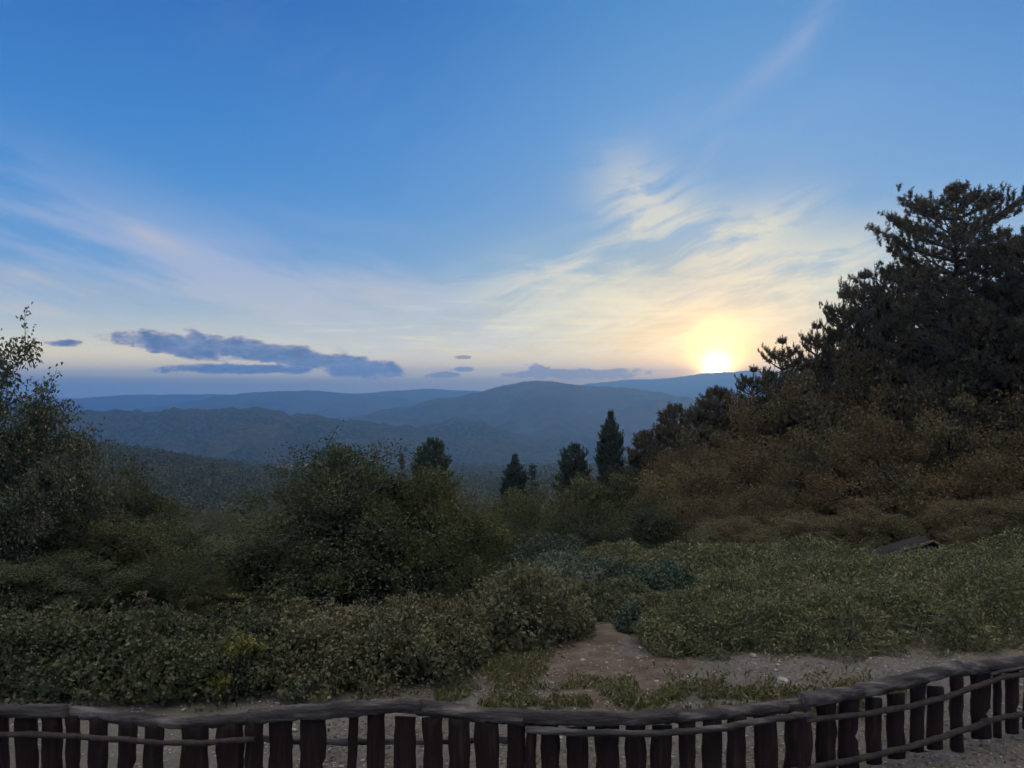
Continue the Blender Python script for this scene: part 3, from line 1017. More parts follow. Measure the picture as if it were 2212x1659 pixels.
bush('shrub', 'blue green low shrub at the foot of the round oak', 'shrub',
     [(1120, 1262, 75, 0.9, 0.44), (1200, 1258, 85, 1.0, 0.48), (1290, 1262, 75, 0.9, 0.44), (1090, 1228, 90, 1.2, 0.6), (1190, 1216, 90, 1.2, 0.6), (1030, 1240, 70, 1.0, 0.7)], 24000, 0.05, M['blue_bush'], BG, 10, seed=10)
bush('shrub', 'small blue green shrub between the mound and the right hand bracken', 'shrub',
     [(1390, 1292, 60, 0.7, 0.36), (1340, 1280, 50, 0.7, 0.36), (1440, 1275, 60, 0.8, 0.36)], 15000, 0.05, M['blue_bush'], BG, 10, seed=11)
bush('shrub', 'dim shrub row at the edge of the wood behind the bracken', 'shrub',
     [(1480, 1240, 110, 1.2, 0.6), (1340, 1225, 90, 1.0, 0.5), (1620, 1240, 120, 1.3, 0.6), (1780, 1235, 120, 1.4, 0.65)], 30000, 0.07, M['bracken'], BG, 10, seed=12, aspect=0.36)
bush('shrub', 'teal tipped small shrub at the left tip of the right hand bracken', 'shrub',
     [(1362, 1372, 34, 0.35, 0.3)], 4500, 0.04, M['blue_bush'], BG, 6, seed=13, stems=15)


# weeds growing through the front of the left thicket
def weed_at(u, v, Y, w, h, n, mat, label):
    """a clump of leafy stems, its top showing at a pixel; every stem a part with its leaves below it"""
    top = at(u, v, Y)
    gz = g1(top.x, Y)
    H = top.z - gz
    e = tag(empty('tall_weed', (top.x, Y, gz)), label, 'weed')
    for _ in range(n):
        b, st = MB(), MB()
        x_, y_ = rng.normal() * w * 0.4, rng.normal() * 0.12
        hh = H * rng.uniform(0.82, 1.04)
        ln = rng.normal(size=2) * 0.06
        t_ = np.linspace(0, 1, 6)[:, None]
        cv = np.array([x_, y_, 0]) + np.array([0, 0, hh]) * t_ + np.array([ln[0], ln[1], 0]) * t_ ** 2
        st.tube(cv, np.linspace(0.005, 0.002, 6), 4, True)
        k = 26
        tq = 1 - np.abs(rng.normal(size=k)) * h / H
        pp = np.array([x_, y_, 0]) + np.stack([ln[0] * tq ** 2, ln[1] * tq ** 2, hh * tq], -1) + rng.normal(size=(k, 3)) * 0.025
        V, Fc = leaves(pp, np.tile([0, 0, 0.4], (k, 1)), 0.055 * rng.uniform(0.6, 1.2, k), 0.022, 0.9)
        b.add(V, Fc, rng.random())
        so = obj('stem', st.mesh('stem', M['twig']), e)
        obj('leaves', b.mesh('leaves', mat), so)


weed_at(520, 1372, 8.6, 0.20, 0.08, 16, M['yellow'], 'yellow flowering weed standing in the upper front of the left thicket')
weed_at(478, 1462, 8.45, 0.12, 0.09, 12, M['yellow'], 'yellowish green weed low in the dark thicket above the fence')
weed_at(95, 1450, 8.5, 0.25, 0.12, 16, M['blue_bush'], 'blue green weed low in the thicket at the left edge')
weed_at(635, 1470, 8.5, 0.12, 0.08, 8, M['blue_bush'], 'small blue green weed at the foot of the middle thicket')


def umbel(u, v, Y, label):
    top = at(u, v, Y)
    gz = g1(top.x, Y)
    H = top.z - gz
    st, b = MB(), MB()
    heads = []
    for i in range(4):
        a_ = rng.uniform(0, 6.3)
        z0 = H * (0.0 if i == 0 else rng.uniform(0.55, 0.75))
        z1 = H * (1.0 if i == 0 else rng.uniform(0.82, 0.98))
        r_ = 0.0 if i == 0 else rng.uniform(0.08, 0.16)
        cv = np.array([[math.cos(a_) * r_ * t, math.sin(a_) * r_ * t, z0 + (z1 - z0) * t] for t in np.linspace(0, 1, 5)])
        st.tube(cv, np.linspace(0.006, 0.003, 5), 4, False)
        heads.append(cv[-1])
    for hd in heads:
        for _k in range(14):
            a_, r_ = rng.uniform(0, 6.3), rng.uniform(0.02, 0.08)
            tip = hd + np.array([math.cos(a_) * r_, math.sin(a_) * r_, 0.05 + rng.normal() * 0.008])
            st.tube([hd, (hd + tip) / 2 + [0, 0, 0.008], tip], [0.002, 0.0015, 0.0015], 4, False)
            V, Fc = leaves(np.tile(tip, (5, 1)) + rng.normal(size=(5, 3)) * 0.008, np.tile([0, 0, 0.3], (5, 1)), 0.02, 0.016, 1.0)
            b.add(V, Fc, 0.9)
    e = tag(empty('umbel_plant', (top.x, Y, gz)), label, 'plant', 'umbel plants rising from the left thicket')
    obj('stem', st.mesh('stem', M['twig']), e)
    obj('blossoms', b.mesh('blossoms', M['weed']), e)


umbel(606, 1284, 9.6, 'pale seeded umbel plant rising from the dip in the left thicket')
umbel(500, 1294, 9.6, 'umbel plant on the thicket top just left of the dip')
umbel(303, 1290, 9.6, 'umbel plant on the left thicket midway between the dip and the left edge')
umbel(1168, 1222, 10.6, 'umbel plant on top of the tallest bramble mound')

# grass and weeds along the outside of the fence
gb = MB()
u_, v_ = rng.uniform(940, 1960, 16000), rng.normal(1512, 22, 16000)
ok_ = (fbm2(u_ * 0.02, v_ * 0.05, 91, 3) > 0.42 + 0.16 * rng.random(16000)) & (v_ < 1565) & (v_ > 1440)
pts_ = gpts(u_[ok_][:6500], v_[ok_][:6500])
V, Fc = leaves(pts_ + rng.uniform(0.01, 0.07, (len(pts_), 1)) * [0, 0, 1], np.tile([0, 0, 1.0], (len(pts_), 1)), rng.uniform(0.03, 0.12, len(pts_)), rng.uniform(0.012, 0.03, len(pts_)), 0.55)
gb.add(V, Fc, np.repeat(rng.random(len(pts_)), 4))
u_, v_ = rng.normal(1115, 45, 5200), np.clip(rng.normal(1430, 30, 5200), 1372, 1500)
ok_ = u_ + (fbm2(u_ * 0.03, v_ * 0.06, 93, 3) - 0.5) * 130 < 1175 + rng.normal(size=5200) * 14
pts_ = gpts(u_[ok_], v_[ok_])
V, Fc = leaves(pts_ + rng.uniform(0.01, 0.06, (len(pts_), 1)) * [0, 0, 1], np.tile([0, 0, 1.0], (len(pts_), 1)), rng.uniform(0.04, 0.11, len(pts_)), rng.uniform(0.01, 0.02, len(pts_)), 0.5)
gb.add(V, Fc, np.repeat(rng.random(len(pts_)) * 0.5, 4))
tag(obj('grass', gb.mesh('grass', M['weed'])), 'short grass and weeds along the outside of the fence and by the path', 'grass', kind='stuff')


# dead leaves and bits of stem lying about
u_, v_ = rng.uniform(600, 2212, 4800), rng.uniform(1400, 1659, 4800)
pl_ = gpts(u_, v_)
V, Fc = leaves(pl_ + [0, 0, 0.012], rng.normal(size=(4800, 3)) * [1, 1, 0.15], rng.uniform(0.02, 0.055, 4800), rng.uniform(0.012, 0.03, 4800), 0.1, 0.2, 0.9)
lb = MB()
lb.add(V, Fc, np.repeat(rng.random(4800), 4))
tag(obj('leaf_litter', lb.mesh('leaf_litter', M['litter'])), 'brown dead leaves scattered over the path and the grey ground', 'leaf litter', kind='stuff')


# ------------------------------------------------------------------ trees
def broadleaf(name, mat, W, H, n, L, lobes, nclump=70, trunk_r=0.2, seed=0, spray=0, aspect=0.55, clump=0.16, base=0.0):
    """crown and trunk meshes of a tree H tall and W wide, foot at the origin; lobes are (x, y, z, r) in units of W/2 and H"""
    r0 = np.random.default_rng(100 + seed)
    b = MB()
    lobes = np.array(lobes, float)
    cl, lo = [], []
    wts = lobes[:, 3] ** 2
    for _ in range(nclump):
        i = r0.choice(len(lobes), p=wts / wts.sum())
        d_ = unit(r0.normal(size=3))
        rr = lobes[i, 3] * (r0.uniform(0.55, 1.06) if r0.random() < 0.85 else r0.uniform(0.1, 0.6))
        p = np.array([lobes[i, 0] + d_[0] * rr, lobes[i, 1] + d_[1] * rr, 0]) * W / 2
        p[2] = (lobes[i, 2] + d_[2] * rr * 0.5 * (W / H) * lobes[i, 4]) * H
        if p[2] < base * H:
            p[2] = base * H + r0.random() * 0.1 * H
        cl.append(p)
        lo.append(i)
    cl = np.array(cl)
    per = n // nclump
    mid = np.array([0, 0, H * 0.45])
    for p, i in zip(cl, lo):
        cr = clump * W / 2 * r0.uniform(0.7, 1.5)
        k = int(per * r0.uniform(0.6, 1.4))
        d_ = unit(r0.normal(size=(k, 3)))
        q_ = p + d_ * cr * (r0.random((k, 1)) ** 0.45) * [1.15, 1.15, 0.8]
        out = unit(p - mid)
        A = d_ * 0.5 + out * 0.5 + [0, 0, -0.15]
        Ls = L * r0.uniform(0.6, 1.3, k)
        V, Fc = leaves(q_, A, Ls, Ls * aspect, 0.8, 0.15, 0.05)
        b.add(V, Fc, r0.random())
    t = MB()
    z_ = np.linspace(-0.3, H * 0.8, 9)
    bend = np.cumsum(r0.normal(size=(9, 2)) * 0.05 * trunk_r * 4, 0)
    bend -= bend[0]
    tr = np.stack([bend[:, 0], bend[:, 1], z_], -1)
    t.tube(tr, trunk_r * np.linspace(1.25, 0.25, 9), 8, True, 0.06)
    for p in cl[::2]:
        zz_ = max(0.12 * H, min(p[2] * 0.75, H * 0.7))
        a_ = np.array([np.interp(zz_, z_, tr[:, 0]), np.interp(zz_, z_, tr[:, 1]), zz_])
        s_ = np.linspace(0, 1, 6)[:, None]
        cv = a_ * (1 - s_) + p * s_ + np.array([0, 0, 0.06 * H]) * np.sin(s_ * math.pi) + r0.normal(size=(6, 3)) * 0.02 * W * s_ * (1 - s_)
        t.tube(cv, trunk_r * np.linspace(0.32, 0.05, 6), 5, False)
    for _ in range(spray):           # loose twigs standing out of the crown
        i = r0.integers(len(cl))
        out = unit(unit(cl[i] - mid) + r0.normal(size=3) * 0.5 + [0, 0, 0.3])
        ln = r0.uniform(0.06, 0.14) * W
        s_ = np.linspace(0, 1, 5)[:, None]
        cv = cl[i] + out * ln * s_ * 1.6 + np.array([0, 0, -0.12 * ln]) * s_ ** 2
        t.tube(cv, np.linspace(0.018, 0.006, 5), 4, False)
        k = 40
        tq = r0.uniform(0.3, 1, k)[:, None]
        q_ = cl[i] + out * ln * tq * 1.6 + r0.normal(size=(k, 3)) * L * 0.9
        V, Fc = leaves(q_, np.tile(out * 0.6, (k, 1)) + [0, 0, -0.3], L * r0.uniform(0.6, 1.2, k), L * aspect, 0.7)
        b.add(V, Fc, r0.random())
    return proto(b, t, name, mat)


def proto(b, t, name, mat):
    V = np.vstack(b.V)
    w = np.percentile(np.hypot(V[:, 0], V[:, 1]), 97) * 2
    return dict(crown=b.mesh(name + '_crown', mat), trunk=t.mesh(name + '_trunk', M['bark'], True), W=float(w), H=float(np.percentile(V[:, 2], 99.85)))


def brush(b, p, d_, ln, rad, k, r0, wid, tint):
    """bottle brush of needles along a shoot"""
    tq = r0.random(k)[:, None]
    o_ = unit(np.cross(np.tile(d_, (k, 1)), r0.normal(size=(k, 3))))
    base_ = p + d_ * ln * tq
    dirv = unit(o_ * 0.85 + d_ * 0.75)
    lnn = rad * r0.uniform(0.8, 1.25, (k, 1))
    s_ = unit(np.cross(dirv, r0.normal(size=(k, 3)))) * wid / 2
    V = np.stack([base_ - s_, base_ + s_, base_ + dirv * lnn + s_ * 0.3, base_ + dirv * lnn - s_ * 0.3], 1).reshape(-1, 3)
    b.add(V, np.arange(4 * k).reshape(k, 4), tint)


def conifer(name, mat, W, H, whorls, per, profile, tilt, needle, k, seed, bare=0.15, shoot=0.42, twist=0.2, sub=5, wid=0.02, trunk_r=0.2, clus=2):
    r0 = np.random.default_rng(300 + seed)
    b, t = MB(), MB()
    z_ = np.linspace(-0.4, H * 0.97, 10)
    t.tube(np.stack([r0.normal(size=10) * 0.02, r0.normal(size=10) * 0.02, z_], -1), trunk_r * np.linspace(1.2, 0.12, 10), 8, True, 0.05)
    for w in range(whorls):
        f = (w + r0.uniform(-0.3, 0.3)) / whorls
        h = H * (bare + (1 - bare) * f)
        if h > H * 0.985:
            continue
        R_ = W / 2 * float(np.interp(f, [q_[0] for q_ in profile], [q_[1] for q_ in profile]))
        m_ = per if R_ > W * 0.12 else max(3, per - 2)
        ph = r0.uniform(0, 6.3)
        for j in range(m_):
            a_ = ph + j * 2 * math.pi / m_ + r0.normal() * 0.2
            ln = R_ * r0.uniform(0.7, 1.12)
            if r0.random() < 0.07:
                continue
            tl_ = tilt + r0.normal() * 0.10 + 0.16 * f
            ln = min(ln, max(0.25, (H * 0.955 - h) / max(0.15, tl_ + twist)))
            hd = np.array([math.cos(a_), math.sin(a_), 0])
            s_ = np.linspace(0, 1, 6)[:, None]
            cv = np.array([0, 0, h]) + hd * ln * s_ + np.array([0, 0, 1.0]) * ln * (tl_ * s_ + twist * s_ ** 2.5)
            t.tube(cv, np.linspace(0.05, 0.012, 6) * min(1.0, ln / 2 + 0.3), 4, False)
            tint = r0.random()
            side = np.array([-hd[1], hd[0], 0])
            nb = max(2, int(sub * ln / (W / 2) + 1.5))
            for q_ in range(nb):
                s0 = 1 - (q_ / nb) * 0.72
                p = np.array([np.interp(s0, s_[:, 0], cv[:, c]) for c in range(3)])
                for sg in (-1, 1) if q_ else (0,):
                    sl_ = ln * 0.32 * (1.15 - s0) * 1.6 * r0.uniform(0.6, 1.2) + shoot * 0.3
                    dv = unit(hd * 0.75 + side * sg * r0.uniform(0.6, 1.1) + [0, 0, 0.1])
                    tip = p + dv * sl_ + [0, 0, sl_ * twist * 0.6]
                    if sg:
                        t.tube([p, (p + tip) / 2 - [0, 0, 0.02], tip], [0.014, 0.01, 0.007], 4, False)
                    ends = [tip] if sl_ < shoot * 1.2 else [tip, p + (tip - p) * 0.55]
                    for e_ in ends:
                        for _s in range(clus):
                            dd = unit(dv * r0.uniform(0.2, 0.8) + [0, 0, 0.35 + twist * 1.5] + r0.normal(size=3) * 0.45)
                            brush(b, e_ - dd * shoot * 0.25, dd, shoot * r0.uniform(0.7, 1.15), needle, k, r0, wid, np.clip(tint + r0.normal() * 0.15, 0, 1))
    brush(b, np.array([0, 0, H * 0.95]), np.array([0, 0, 1.0]), H * 0.05, needle, k * 3, r0, wid, 0.5)
    return proto(b, t, name, mat)


def plant(kind, proto, x, y, W, H, label, group=None, rz=None, z=None, cat='tree', crown_mat=None):
    z = g1(x, y) if z is None else z
    e = tag(empty(kind, (x, y, z), rng.uniform(0, 6.3) if rz is None else rz, (W / proto['W'], W / proto['W'], H / proto['H'])), label, cat, group)
    obj('trunk', proto['trunk'], e)
    o = obj('crown', proto['crown'], e)
    if crown_mat:
        o.material_slots[0].link = 'OBJECT'
        o.material_slots[0].material = crown_mat
    return e


def by_pixel(kind, proto, u, vtop, Y, wpx, label, group=None, rz=None, **kw):
    x = xu(u, Y)
    z = g1(x, Y)
    return plant(kind, proto, x, Y, wpx / F * Y, zv(vtop, Y) - z, label, group, rz, z, **kw)


round_lobes = [(0, 0, 0.52, 0.72, 1.0), (0.3, 0.1, 0.40, 0.62, 0.9), (-0.38, -0.1, 0.36, 0.62, 0.85), (0.0, -0.35, 0.32, 0.6, 0.8), (0.05, 0.3, 0.62, 0.5, 0.9), (-0.1, 0, 0.78, 0.34, 0.9)]
wide_lobes = [(0, 0, 0.6, 0.62, 0.8), (0.45, 0, 0.52, 0.5, 0.7), (-0.45, 0.1, 0.5, 0.52, 0.7), (0.1, -0.45, 0.5, 0.5, 0.7), (0, 0.4, 0.66, 0.48, 0.7), (0.2, -0.1, 0.8, 0.36, 0.7), (-0.25, 0.1, 0.76, 0.34, 0.7)]
oak_a = broadleaf('oak', M['oak'], 9.0, 6.4, 72000, 0.10, round_lobes, 280, 0.26, 1, 18, clump=0.14)
oak_b = broadleaf('oak', M['olive_oak'], 7.5, 6.0, 42000, 0.105, wide_lobes, 170, 0.22, 2, 30, clump=0.17, base=0.05)
tree_c = broadleaf('tree', M['olive_oak'], 8.0, 9.0, 30000, 0.15, [(0, 0, 0.55, 0.72, 1.2), (0.3, 0.2, 0.42, 0.58, 1.2), (-0.32, 0, 0.40, 0.58, 1.2), (0, -0.3, 0.35, 0.55, 1.2), (0, 0.1, 0.76, 0.45, 1.1)], 120, 0.24, 3, 20, clump=0.19)
tree_d = broadleaf('tree', M['olive_oak'], 8.0, 9.5, 30000, 0.15, [(0.1, 0, 0.6, 0.66, 1.3), (-0.3, 0.1, 0.5, 0.6, 1.3), (0.3, -0.2, 0.4, 0.62, 1.2), (-0.1, -0.2, 0.28, 0.6, 1.1), (0.1, 0, 0.8, 0.38, 1.2)], 110, 0.24, 4, 20, clump=0.2)
walnut = broadleaf('walnut', M['walnut'], 8.0, 9.0, 26000, 0.17, [(0, 0, 0.55, 0.75, 1.1), (0.35, 0, 0.42, 0.55, 1.0), (-0.3, 0.2, 0.5, 0.6, 1.1), (0.1, -0.3, 0.35, 0.55, 1.0), (0, 0, 0.78, 0.4, 1.0)], 90, 0.26, 5, 60, aspect=0.45, clump=0.17)

dome = [(0, 0.5), (0.1, 0.75), (0.3, 0.95), (0.55, 1.0), (0.75, 0.93), (0.88, 0.70), (0.95, 0.45), (1.0, 0.22)]
cone = [(0, 1.0), (0.2, 0.86), (0.45, 0.56), (0.7, 0.30), (0.86, 0.13), (1.0, 0.03)]
spire = [(0, 1.0), (0.7, 0.95), (0.83, 0.75), (0.88, 0.5), (0.92, 0.22), (0.96, 0.14), (1.0, 0.05)]
taper = [(0, 0.8), (0.2, 1.0), (0.5, 0.9), (0.8, 0.62), (0.95, 0.36), (1.0, 0.2)]
pine_a = conifer('pine', M['glow_pine'], 7.4, 14.0, 21, 8, dome, 0.04, 0.12, 24, 1, 0.30, 0.28, 0.15, 6, 0.026, 0.26, 3)
pine_b = conifer('pine', M['glow_pine'], 6.5, 13.0, 20, 7, taper, 0.08, 0.12, 24, 2, 0.12, 0.30, 0.18, 6, 0.026, 0.22, 3)
spruce_a = conifer('spruce', M['spruce'], 5.0, 11.0, 30, 7, cone, -0.04, 0.13, 18, 3, 0.04, 0.36, 0.10, 5, 0.035, 0.18)
spruce_b = conifer('spruce', M['spruce'], 4.2, 13.0, 44, 8, spire, 0.0, 0.15, 22, 8, 0.04, 0.36, 0.14, 6, 0.035, 0.18)
fir_b = conifer('fir', M['spruce'], 5.0, 10.0, 26, 8, [(0, 0.9), (0.3, 1.0), (0.6, 0.8), (0.85, 0.5), (1.0, 0.15)], 0.02, 0.16, 26, 4, 0.06, 0.42, 0.14, 6, 0.04, 0.18)

# --- the round oak in the middle
by_pixel('oak_tree', oak_a, 745, 962, 23, 530, 'dark round oak in the middle behind the left thicket', 'oaks behind the left thicket', 0.6)
by_pixel('oak_tree', oak_b, 930, 1012, 24, 380, 'lighter olive oak growing out of the right side of the dark round oak', 'oaks behind the left thicket', 2.2)
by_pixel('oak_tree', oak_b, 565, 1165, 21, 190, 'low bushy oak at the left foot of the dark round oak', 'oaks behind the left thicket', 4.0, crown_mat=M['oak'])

# --- left edge
by_pixel('walnut_tree', walnut, -50, 690, 19, 360, 'tall loose leaved tree cut by the left edge with twigs against the sky', 'trees at the left edge', 1.0)
by_pixel('walnut_tree', walnut, 100, 832, 22, 300, 'second leafy tree from the left edge with ragged crown under the horizon', 'trees at the left edge', 3.1)
by_pixel('walnut_tree', walnut, -10, 880, 18, 260, 'dense low tree under the tall loose leaved tree at the left edge', 'trees at the left edge', 5.2)
LG = 'trees of the wood on the left slope'
spec = [(140, 962, 26, 290, tree_c), (300, 990, 34, 250, tree_d), (60, 1090, 20, 330, oak_b), (240, 1120, 21, 300, tree_c), (390, 1140, 27, 220, tree_d), (470, 1190, 30, 170, tree_c),
        (350, 1200, 20, 230, oak_b), (150, 1190, 18, 260, tree_d), (480, 1240, 20, 170, oak_b), (20, 1210, 16, 260, tree_c), (560, 1230, 26, 150, tree_d)]
for u_, v_, Y_, w_, pr in spec:
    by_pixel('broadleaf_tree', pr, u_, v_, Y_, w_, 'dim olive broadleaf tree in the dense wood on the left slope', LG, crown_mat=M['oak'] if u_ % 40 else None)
k_ = 0
for Y_ in np.geomspace(42, 165, 13):
    for s_ in np.arange(-0.70, 0.20, 6.4 / Y_):
        x_ = s_ * Y_ + rng.normal() * 1.3
        y_ = Y_ + rng.normal() * Y_ * 0.04
        u_ = U0 + F * x_ / y_
        if u_ > 1010 or (u_ > 690 and Y_ < 60) or u_ < -120:
            continue
        gz = g1(x_, y_)
        H_ = rng.uniform(7, 10.5)
        lim = 985 + max(0, (u_ - 250)) * 0.18       # crowns stay under the line of the hillside
        if Y_ < 90:
            lim = 1035 + max(0, u_ - 160) * 0.42
        H_ = min(H_, zv(lim, y_) - gz)
        if H_ < 4:
            continue
        plant('broadleaf_tree', (tree_c, tree_d)[rng.integers(2)], x_, y_, rng.uniform(6.5, 9), H_, 'dim olive broadleaf tree in the dense wood on the left slope', LG, z=gz)
        k_ += 1
print('left slope trees', k_)

# --- conifers behind the oaks
by_pixel('fir_tree', fir_b, 935, 950, 55, 118, 'broad two topped fir just right of the round oaks', 'firs on the slope below', 0.4)
by_pixel('fir_tree', fir_b, 916, 968, 54, 84, 'lower twin of the broad fir just right of the round oaks', 'firs on the slope below', 2.0)
by_pixel('spruce_tree', spruce_a, 868, 982, 70, 60, 'tiny spruce top between the round oaks and the broad fir', 'spruces on the slope below')
by_pixel('spruce_tree', spruce_b, 1112, 985, 60, 62, 'small spruce standing over the middle wood', 'spruces on the slope below')
by_pixel('spruce_tree', spruce_a, 1150, 1006, 62, 100, 'slim short spruce right beside the small spruce of the middle wood', 'spruces on the slope below')
by_pixel('fir_tree', fir_b, 1241, 962, 58, 110, 'rounded fir left of the tall pointed spruce', 'firs on the slope below')
by_pixel('spruce_tree', spruce_b, 1319, 893, 56, 66, 'tall pointed spruce with thin spire against the blue hill', 'spruces on the slope below')

# --- middle wood
MG = 'broadleaf trees of the middle wood'
for u_, v_, Y_, w_, pr, lab in [
        (1128, 1052, 44, 190, tree_c, 'olive crown under the small spruces in the middle wood'),
        (1238, 1028, 46, 220, tree_c, 'rounded olive crown below the rounded fir'),
        (1340, 1018, 47, 230, tree_c, 'broad green crown at the foot of the tall pointed spruce'),
        (1050, 1085, 48, 170, tree_d, 'dark crown in the gap right of the olive oak'),
        (1440, 1030, 42, 240, tree_d, 'brownish crown where the middle wood meets the right hand pines'),
        (1110, 1112, 38, 210, oak_b, 'dark low crown behind the blue green shrub'),
        (1250, 1100, 37, 230, oak_b, 'dark crown at the centre front of the middle wood'),
        (1390, 1095, 36, 250, oak_b, 'shadowy crown at the front of the wood right of centre'),
        (1010, 1140, 34, 150, oak_b, 'small dark crown tucked behind the tip of the olive oak')]:
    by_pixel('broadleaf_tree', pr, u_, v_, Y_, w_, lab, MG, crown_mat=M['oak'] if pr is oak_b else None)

# --- right hand wood
PG = 'pines of the right hand wood'
for u_, v_, Y_, w_, pr, rz, lab in [
        (2066, 403, 40, 335, pine_a, 0.3, 'tallest black pine with domed crown on the right skyline'),
        (2232, 492, 38, 300, pine_a, 1.9, 'tall pine cut by the right edge beside the tallest pine'),
        (1960, 560, 45, 230, pine_a, 4.0, 'pine filling the left flank of the tallest pine'),
        (1868, 590, 42, 190, pine_b, 1.0, 'open branched pine stepping down left of the tallest pine'),
        (1822, 634, 43, 150, pine_b, 2.4, 'narrow ragged pine third step down the right skyline'),
        (1765, 700, 44, 140, pine_b, 5.0, 'small pine with upturned shoots between the ragged pine and the sun'),
        (1690, 733, 44, 150, pine_b, 0.5, 'bushy pine top just right of the setting sun'),
        (1628, 795, 45, 130, pine_b, 3.3, 'pine top directly under the right side of the sun'),
        (1548, 842, 47, 190, fir_b, 1.2, 'feathery conifer directly below the sun'),
        (1458, 878, 50, 150, fir_b, 2.9, 'blunt conifer below and left of the sun'),
        (1395, 935, 52, 140, fir_b, 4.2, 'lowest conifer of the right hand wood next to the pointed spruce'),
        (2150, 620, 44, 260, pine_b, 2.2, 'dark pine behind the trunks of the tallest pine')]:
    by_pixel('pine_tree' if pr in (pine_a, pine_b) else 'fir_tree', pr, u_, v_, Y_, w_, lab, PG if pr in (pine_a, pine_b) else 'firs under the sun', rz, crown_mat=M['glow_pine'])
for i_, (u_, v_, Y_, w_) in enumerate([(1700, 815, 48, 190), (1790, 765, 48, 200), (1880, 690, 48, 220), (2010, 640, 47, 240), (2190, 600, 47, 260), (1610, 870, 50, 190), (1530, 925, 52, 190)]):
    by_pixel('pine_tree', pine_b, u_, v_, Y_, w_, 'glow-browned pine filling the slope behind the skyline pines of the right hand wood', 'pines filling the right hand wood', i_ * 0.9)
RG = 'broadleaf trees under the right hand pines'
for u_, v_, Y_, w_, pr in [(1500, 905, 47, 190, tree_d), (1595, 865, 47, 190, tree_c), (1425, 975, 45, 170, tree_d), (1690, 805, 46, 170, tree_d), (1530, 930, 44, 230, tree_c), (1640, 860, 43, 260, tree_d), (1760, 800, 42, 270, tree_c), (1880, 740, 41, 280, tree_d), (2010, 715, 40, 290, tree_c), (2140, 690, 39, 300, tree_d), (2260, 650, 38, 300, tree_c),
                           (1480, 1000, 40, 240, tree_c), (1600, 960, 39, 260, tree_d), (1740, 920, 38, 280, tree_c), (1890, 880, 37.5, 290, tree_d), (2050, 850, 37, 300, tree_c), (2210, 820, 36, 300, tree_d),
                           (1530, 1070, 36, 250, oak_b), (1670, 1050, 35.5, 260, oak_b), (1810, 1020, 35, 280, tree_d), (1960, 1000, 35, 280, tree_c), (2110, 980, 34, 300, tree_d), (2260, 950, 33, 300, tree_c),
                           (1600, 1120, 32, 240, oak_b), (1740, 1105, 31, 250, oak_b), (1880, 1095, 31, 260, oak_b), (2130, 1080, 30, 280, oak_b), (2290, 1060, 28, 280, oak_b)]:
    by_pixel('broadleaf_tree', pr, u_, v_, Y_, w_, 'dark crown massed in the shade under the right hand pines', RG, crown_mat=M['glow_warm'] if pr is tree_d else M['glow_brown'])  # crown colours carry the painted sunset glow

# --- gabled shed half hidden on the right
shed = tag(empty('shed', (xu(2015, 25), 25, g1(xu(2015, 25), 25))), 'low dark gabled shed with pale roof edges half hidden by bracken', 'shed')
zg = zv(1168, 25) - shed.location.z
for nm, pr_, mat, dyy in (('roof', None, 'shed_wood', 0), ('wall', None, 'shed_wood', 0)):
    b = MB()
    xl, xr_ = xu(1885, 25) - shed.location.x, xu(2078, 25) - shed.location.x
    zl, zr = zv(1208, 25) - shed.location.z, zv(1204, 25) - shed.location.z
    if nm == 'roof':
        for (xa, za, xb, zb) in ((xl, zl, 0, zg), (0, zg, xr_, zr)):
            V_ = [(xa, 0, za - 0.06), (xb, 0, zb - 0.06), (xb, 0.9, zb - 0.06), (xa, 0.9, za - 0.06), (xa, 0, za), (xb, 0, zb), (xb, 0.9, zb), (xa, 0.9, za)]
            b.add(V_, [(0, 1, 2, 3), (4, 7, 6, 5), (0, 4, 5, 1), (1, 5, 6, 2), (2, 6, 7, 3), (3, 7, 4, 0)])
    else:
        V_ = [(xl + .15, .15, -.3), (0, .15, -.3), (xr_ - .12, .15, -.3), (xl + .15, .15, zl - .04), (0, .15, zg - .07), (xr_ - .12, .15, zr - .04)]
        V_ += [(x_, 0.85, z_) for x_, _, z_ in V_]
        b.add(V_, [(0, 1, 4, 3), (1, 2, 5, 4), (6, 9, 10, 7), (7, 10, 11, 8), (0, 3, 9, 6), (2, 8, 11, 5)])
    obj(nm, b.mesh(nm, M[mat]), shed)
for (xa, za, xb, zb) in ((xl, zl, 0, zg), (0.02, zg, xr_, zr)):
    b = MB()
    V_ = [(xa, -.03, za - 0.05), (xb, -.03, zb - 0.05), (xb, -.004, zb - 0.05), (xa, -.004, za - 0.05), (xa, -.03, za + .03), (xb, -.03, zb + .03), (xb, -.004, zb + .03), (xa, -.004, za + .03)]
    b.add(V_, [(0, 1, 2, 3), (4, 7, 6, 5), (0, 4, 5, 1), (1, 5, 6, 2), (2, 6, 7, 3), (3, 7, 4, 0)])
    obj('bargeboard', b.mesh('bargeboard', M['pale_wood']), shed)

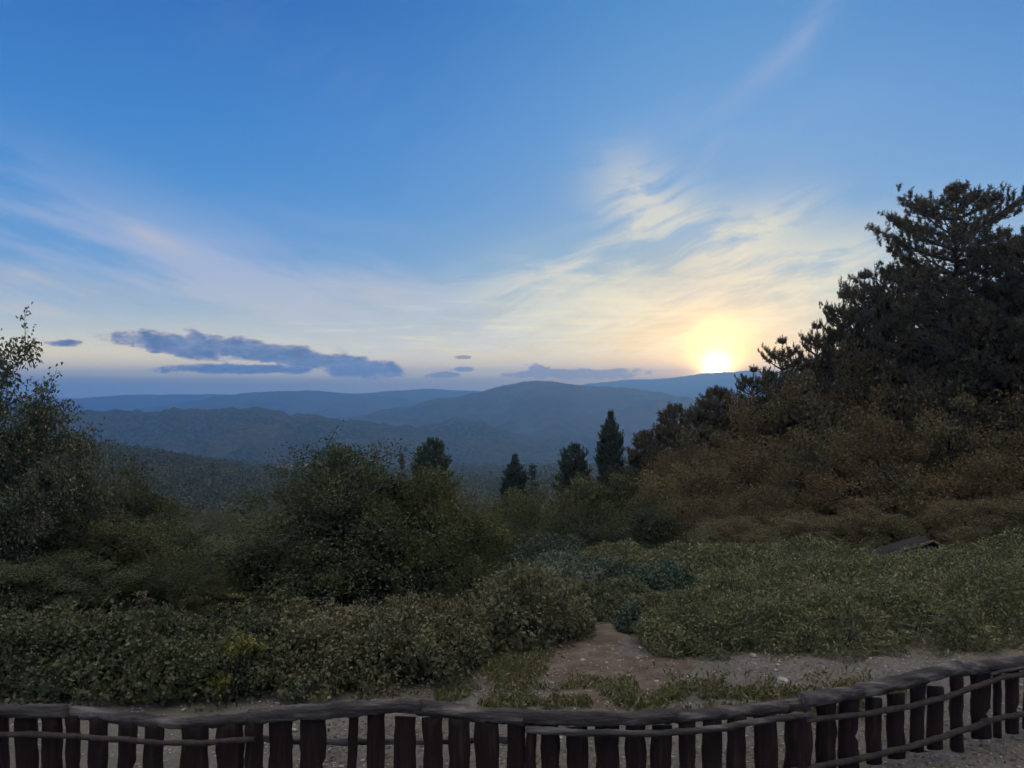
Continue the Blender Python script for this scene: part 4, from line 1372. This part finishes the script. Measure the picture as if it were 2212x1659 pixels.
# --- woodland beyond, too many crowns to count
wb = MB()
tot = 0
for (y0, y1, sp_, nq, sz) in ((165, 300, 6.8, 95, 1.0), (300, 520, 7.5, 60, 1.35), (520, 980, 9.0, 36, 2.0)):
    ys = np.arange(y0, y1, sp_ * 0.9)
    for y_ in ys:
        xs_ = np.arange(-0.74 * y_, 0.42 * y_, sp_)
        xs_ = xs_ + rng.normal(size=len(xs_)) * sp_ * 0.3
        yy_ = y_ + rng.normal(size=len(xs_)) * sp_ * 0.3
        gz = G(xs_, yy_)
        us_ = U0 + F * xs_ / yy_
        vs_ = V0 + F * (CAMZ - gz - 9) / yy_
        ok = ~((us_ > 585) & (us_ < 740) & (yy_ > 540) & (yy_ < 720)) & (us_ < 1500)
        for x_, y2, z_ in zip(xs_[ok], yy_[ok], gz[ok]):
            h_ = rng.uniform(6, 11)
            r_ = sp_ * rng.uniform(0.45, 0.72)
            d_ = unit(rng.normal(size=(nq, 3)))
            d_[:, 2] = np.abs(d_[:, 2]) * 1.1 - 0.1
            P = np.array([x_, y2, z_ + h_ * 0.45]) + d_ * [r_, r_, h_ * 0.5] * rng.uniform(0.75, 1.08, (nq, 1))
            V, Fc = leaves(P, d_ * 0.6, sz * rng.uniform(0.6, 1.3, nq), sz * 0.7, 0.7)
            wb.add(V, Fc, rng.random())
            tot += 1
print('woodland crowns', tot)
tag(obj('woodland', wb.mesh('woodland', M['wood_mass'])), 'continuous wood covering the slopes below the near hills', 'woodland', kind='stuff')

# ------------------------------------------------------------------ haze
HB = 6700.0
hv = MB()
V_ = [(sx * HB, sy * HB, sz_) for sz_ in (-266.0, 118.0) for sy in (-1, 1) for sx in (-1, 1)]
hm = bpy.data.materials.new('haze')
hm.use_nodes = True
hm.node_tree.nodes.clear()
X.tree = hm.node_tree
pv = hm.node_tree.nodes.new('ShaderNodeVolumePrincipled')
pv.inputs['Color'].default_value = (0.21, 0.52, 1.0, 1)
pv.inputs['Density'].default_value = HAZE
pv.inputs['Anisotropy'].default_value = 0.6
ho = hm.node_tree.nodes.new('ShaderNodeOutputMaterial')
hm.node_tree.links.new(pv.outputs[0], ho.inputs['Volume'])
tag(obj('haze', mesh('haze', V_, [(0, 2, 3, 1), (4, 5, 7, 6), (0, 1, 5, 4), (2, 6, 7, 3), (0, 4, 6, 2), (1, 3, 7, 5)], hm)), 'blue evening haze filling the air over the hills', 'haze', kind='stuff')
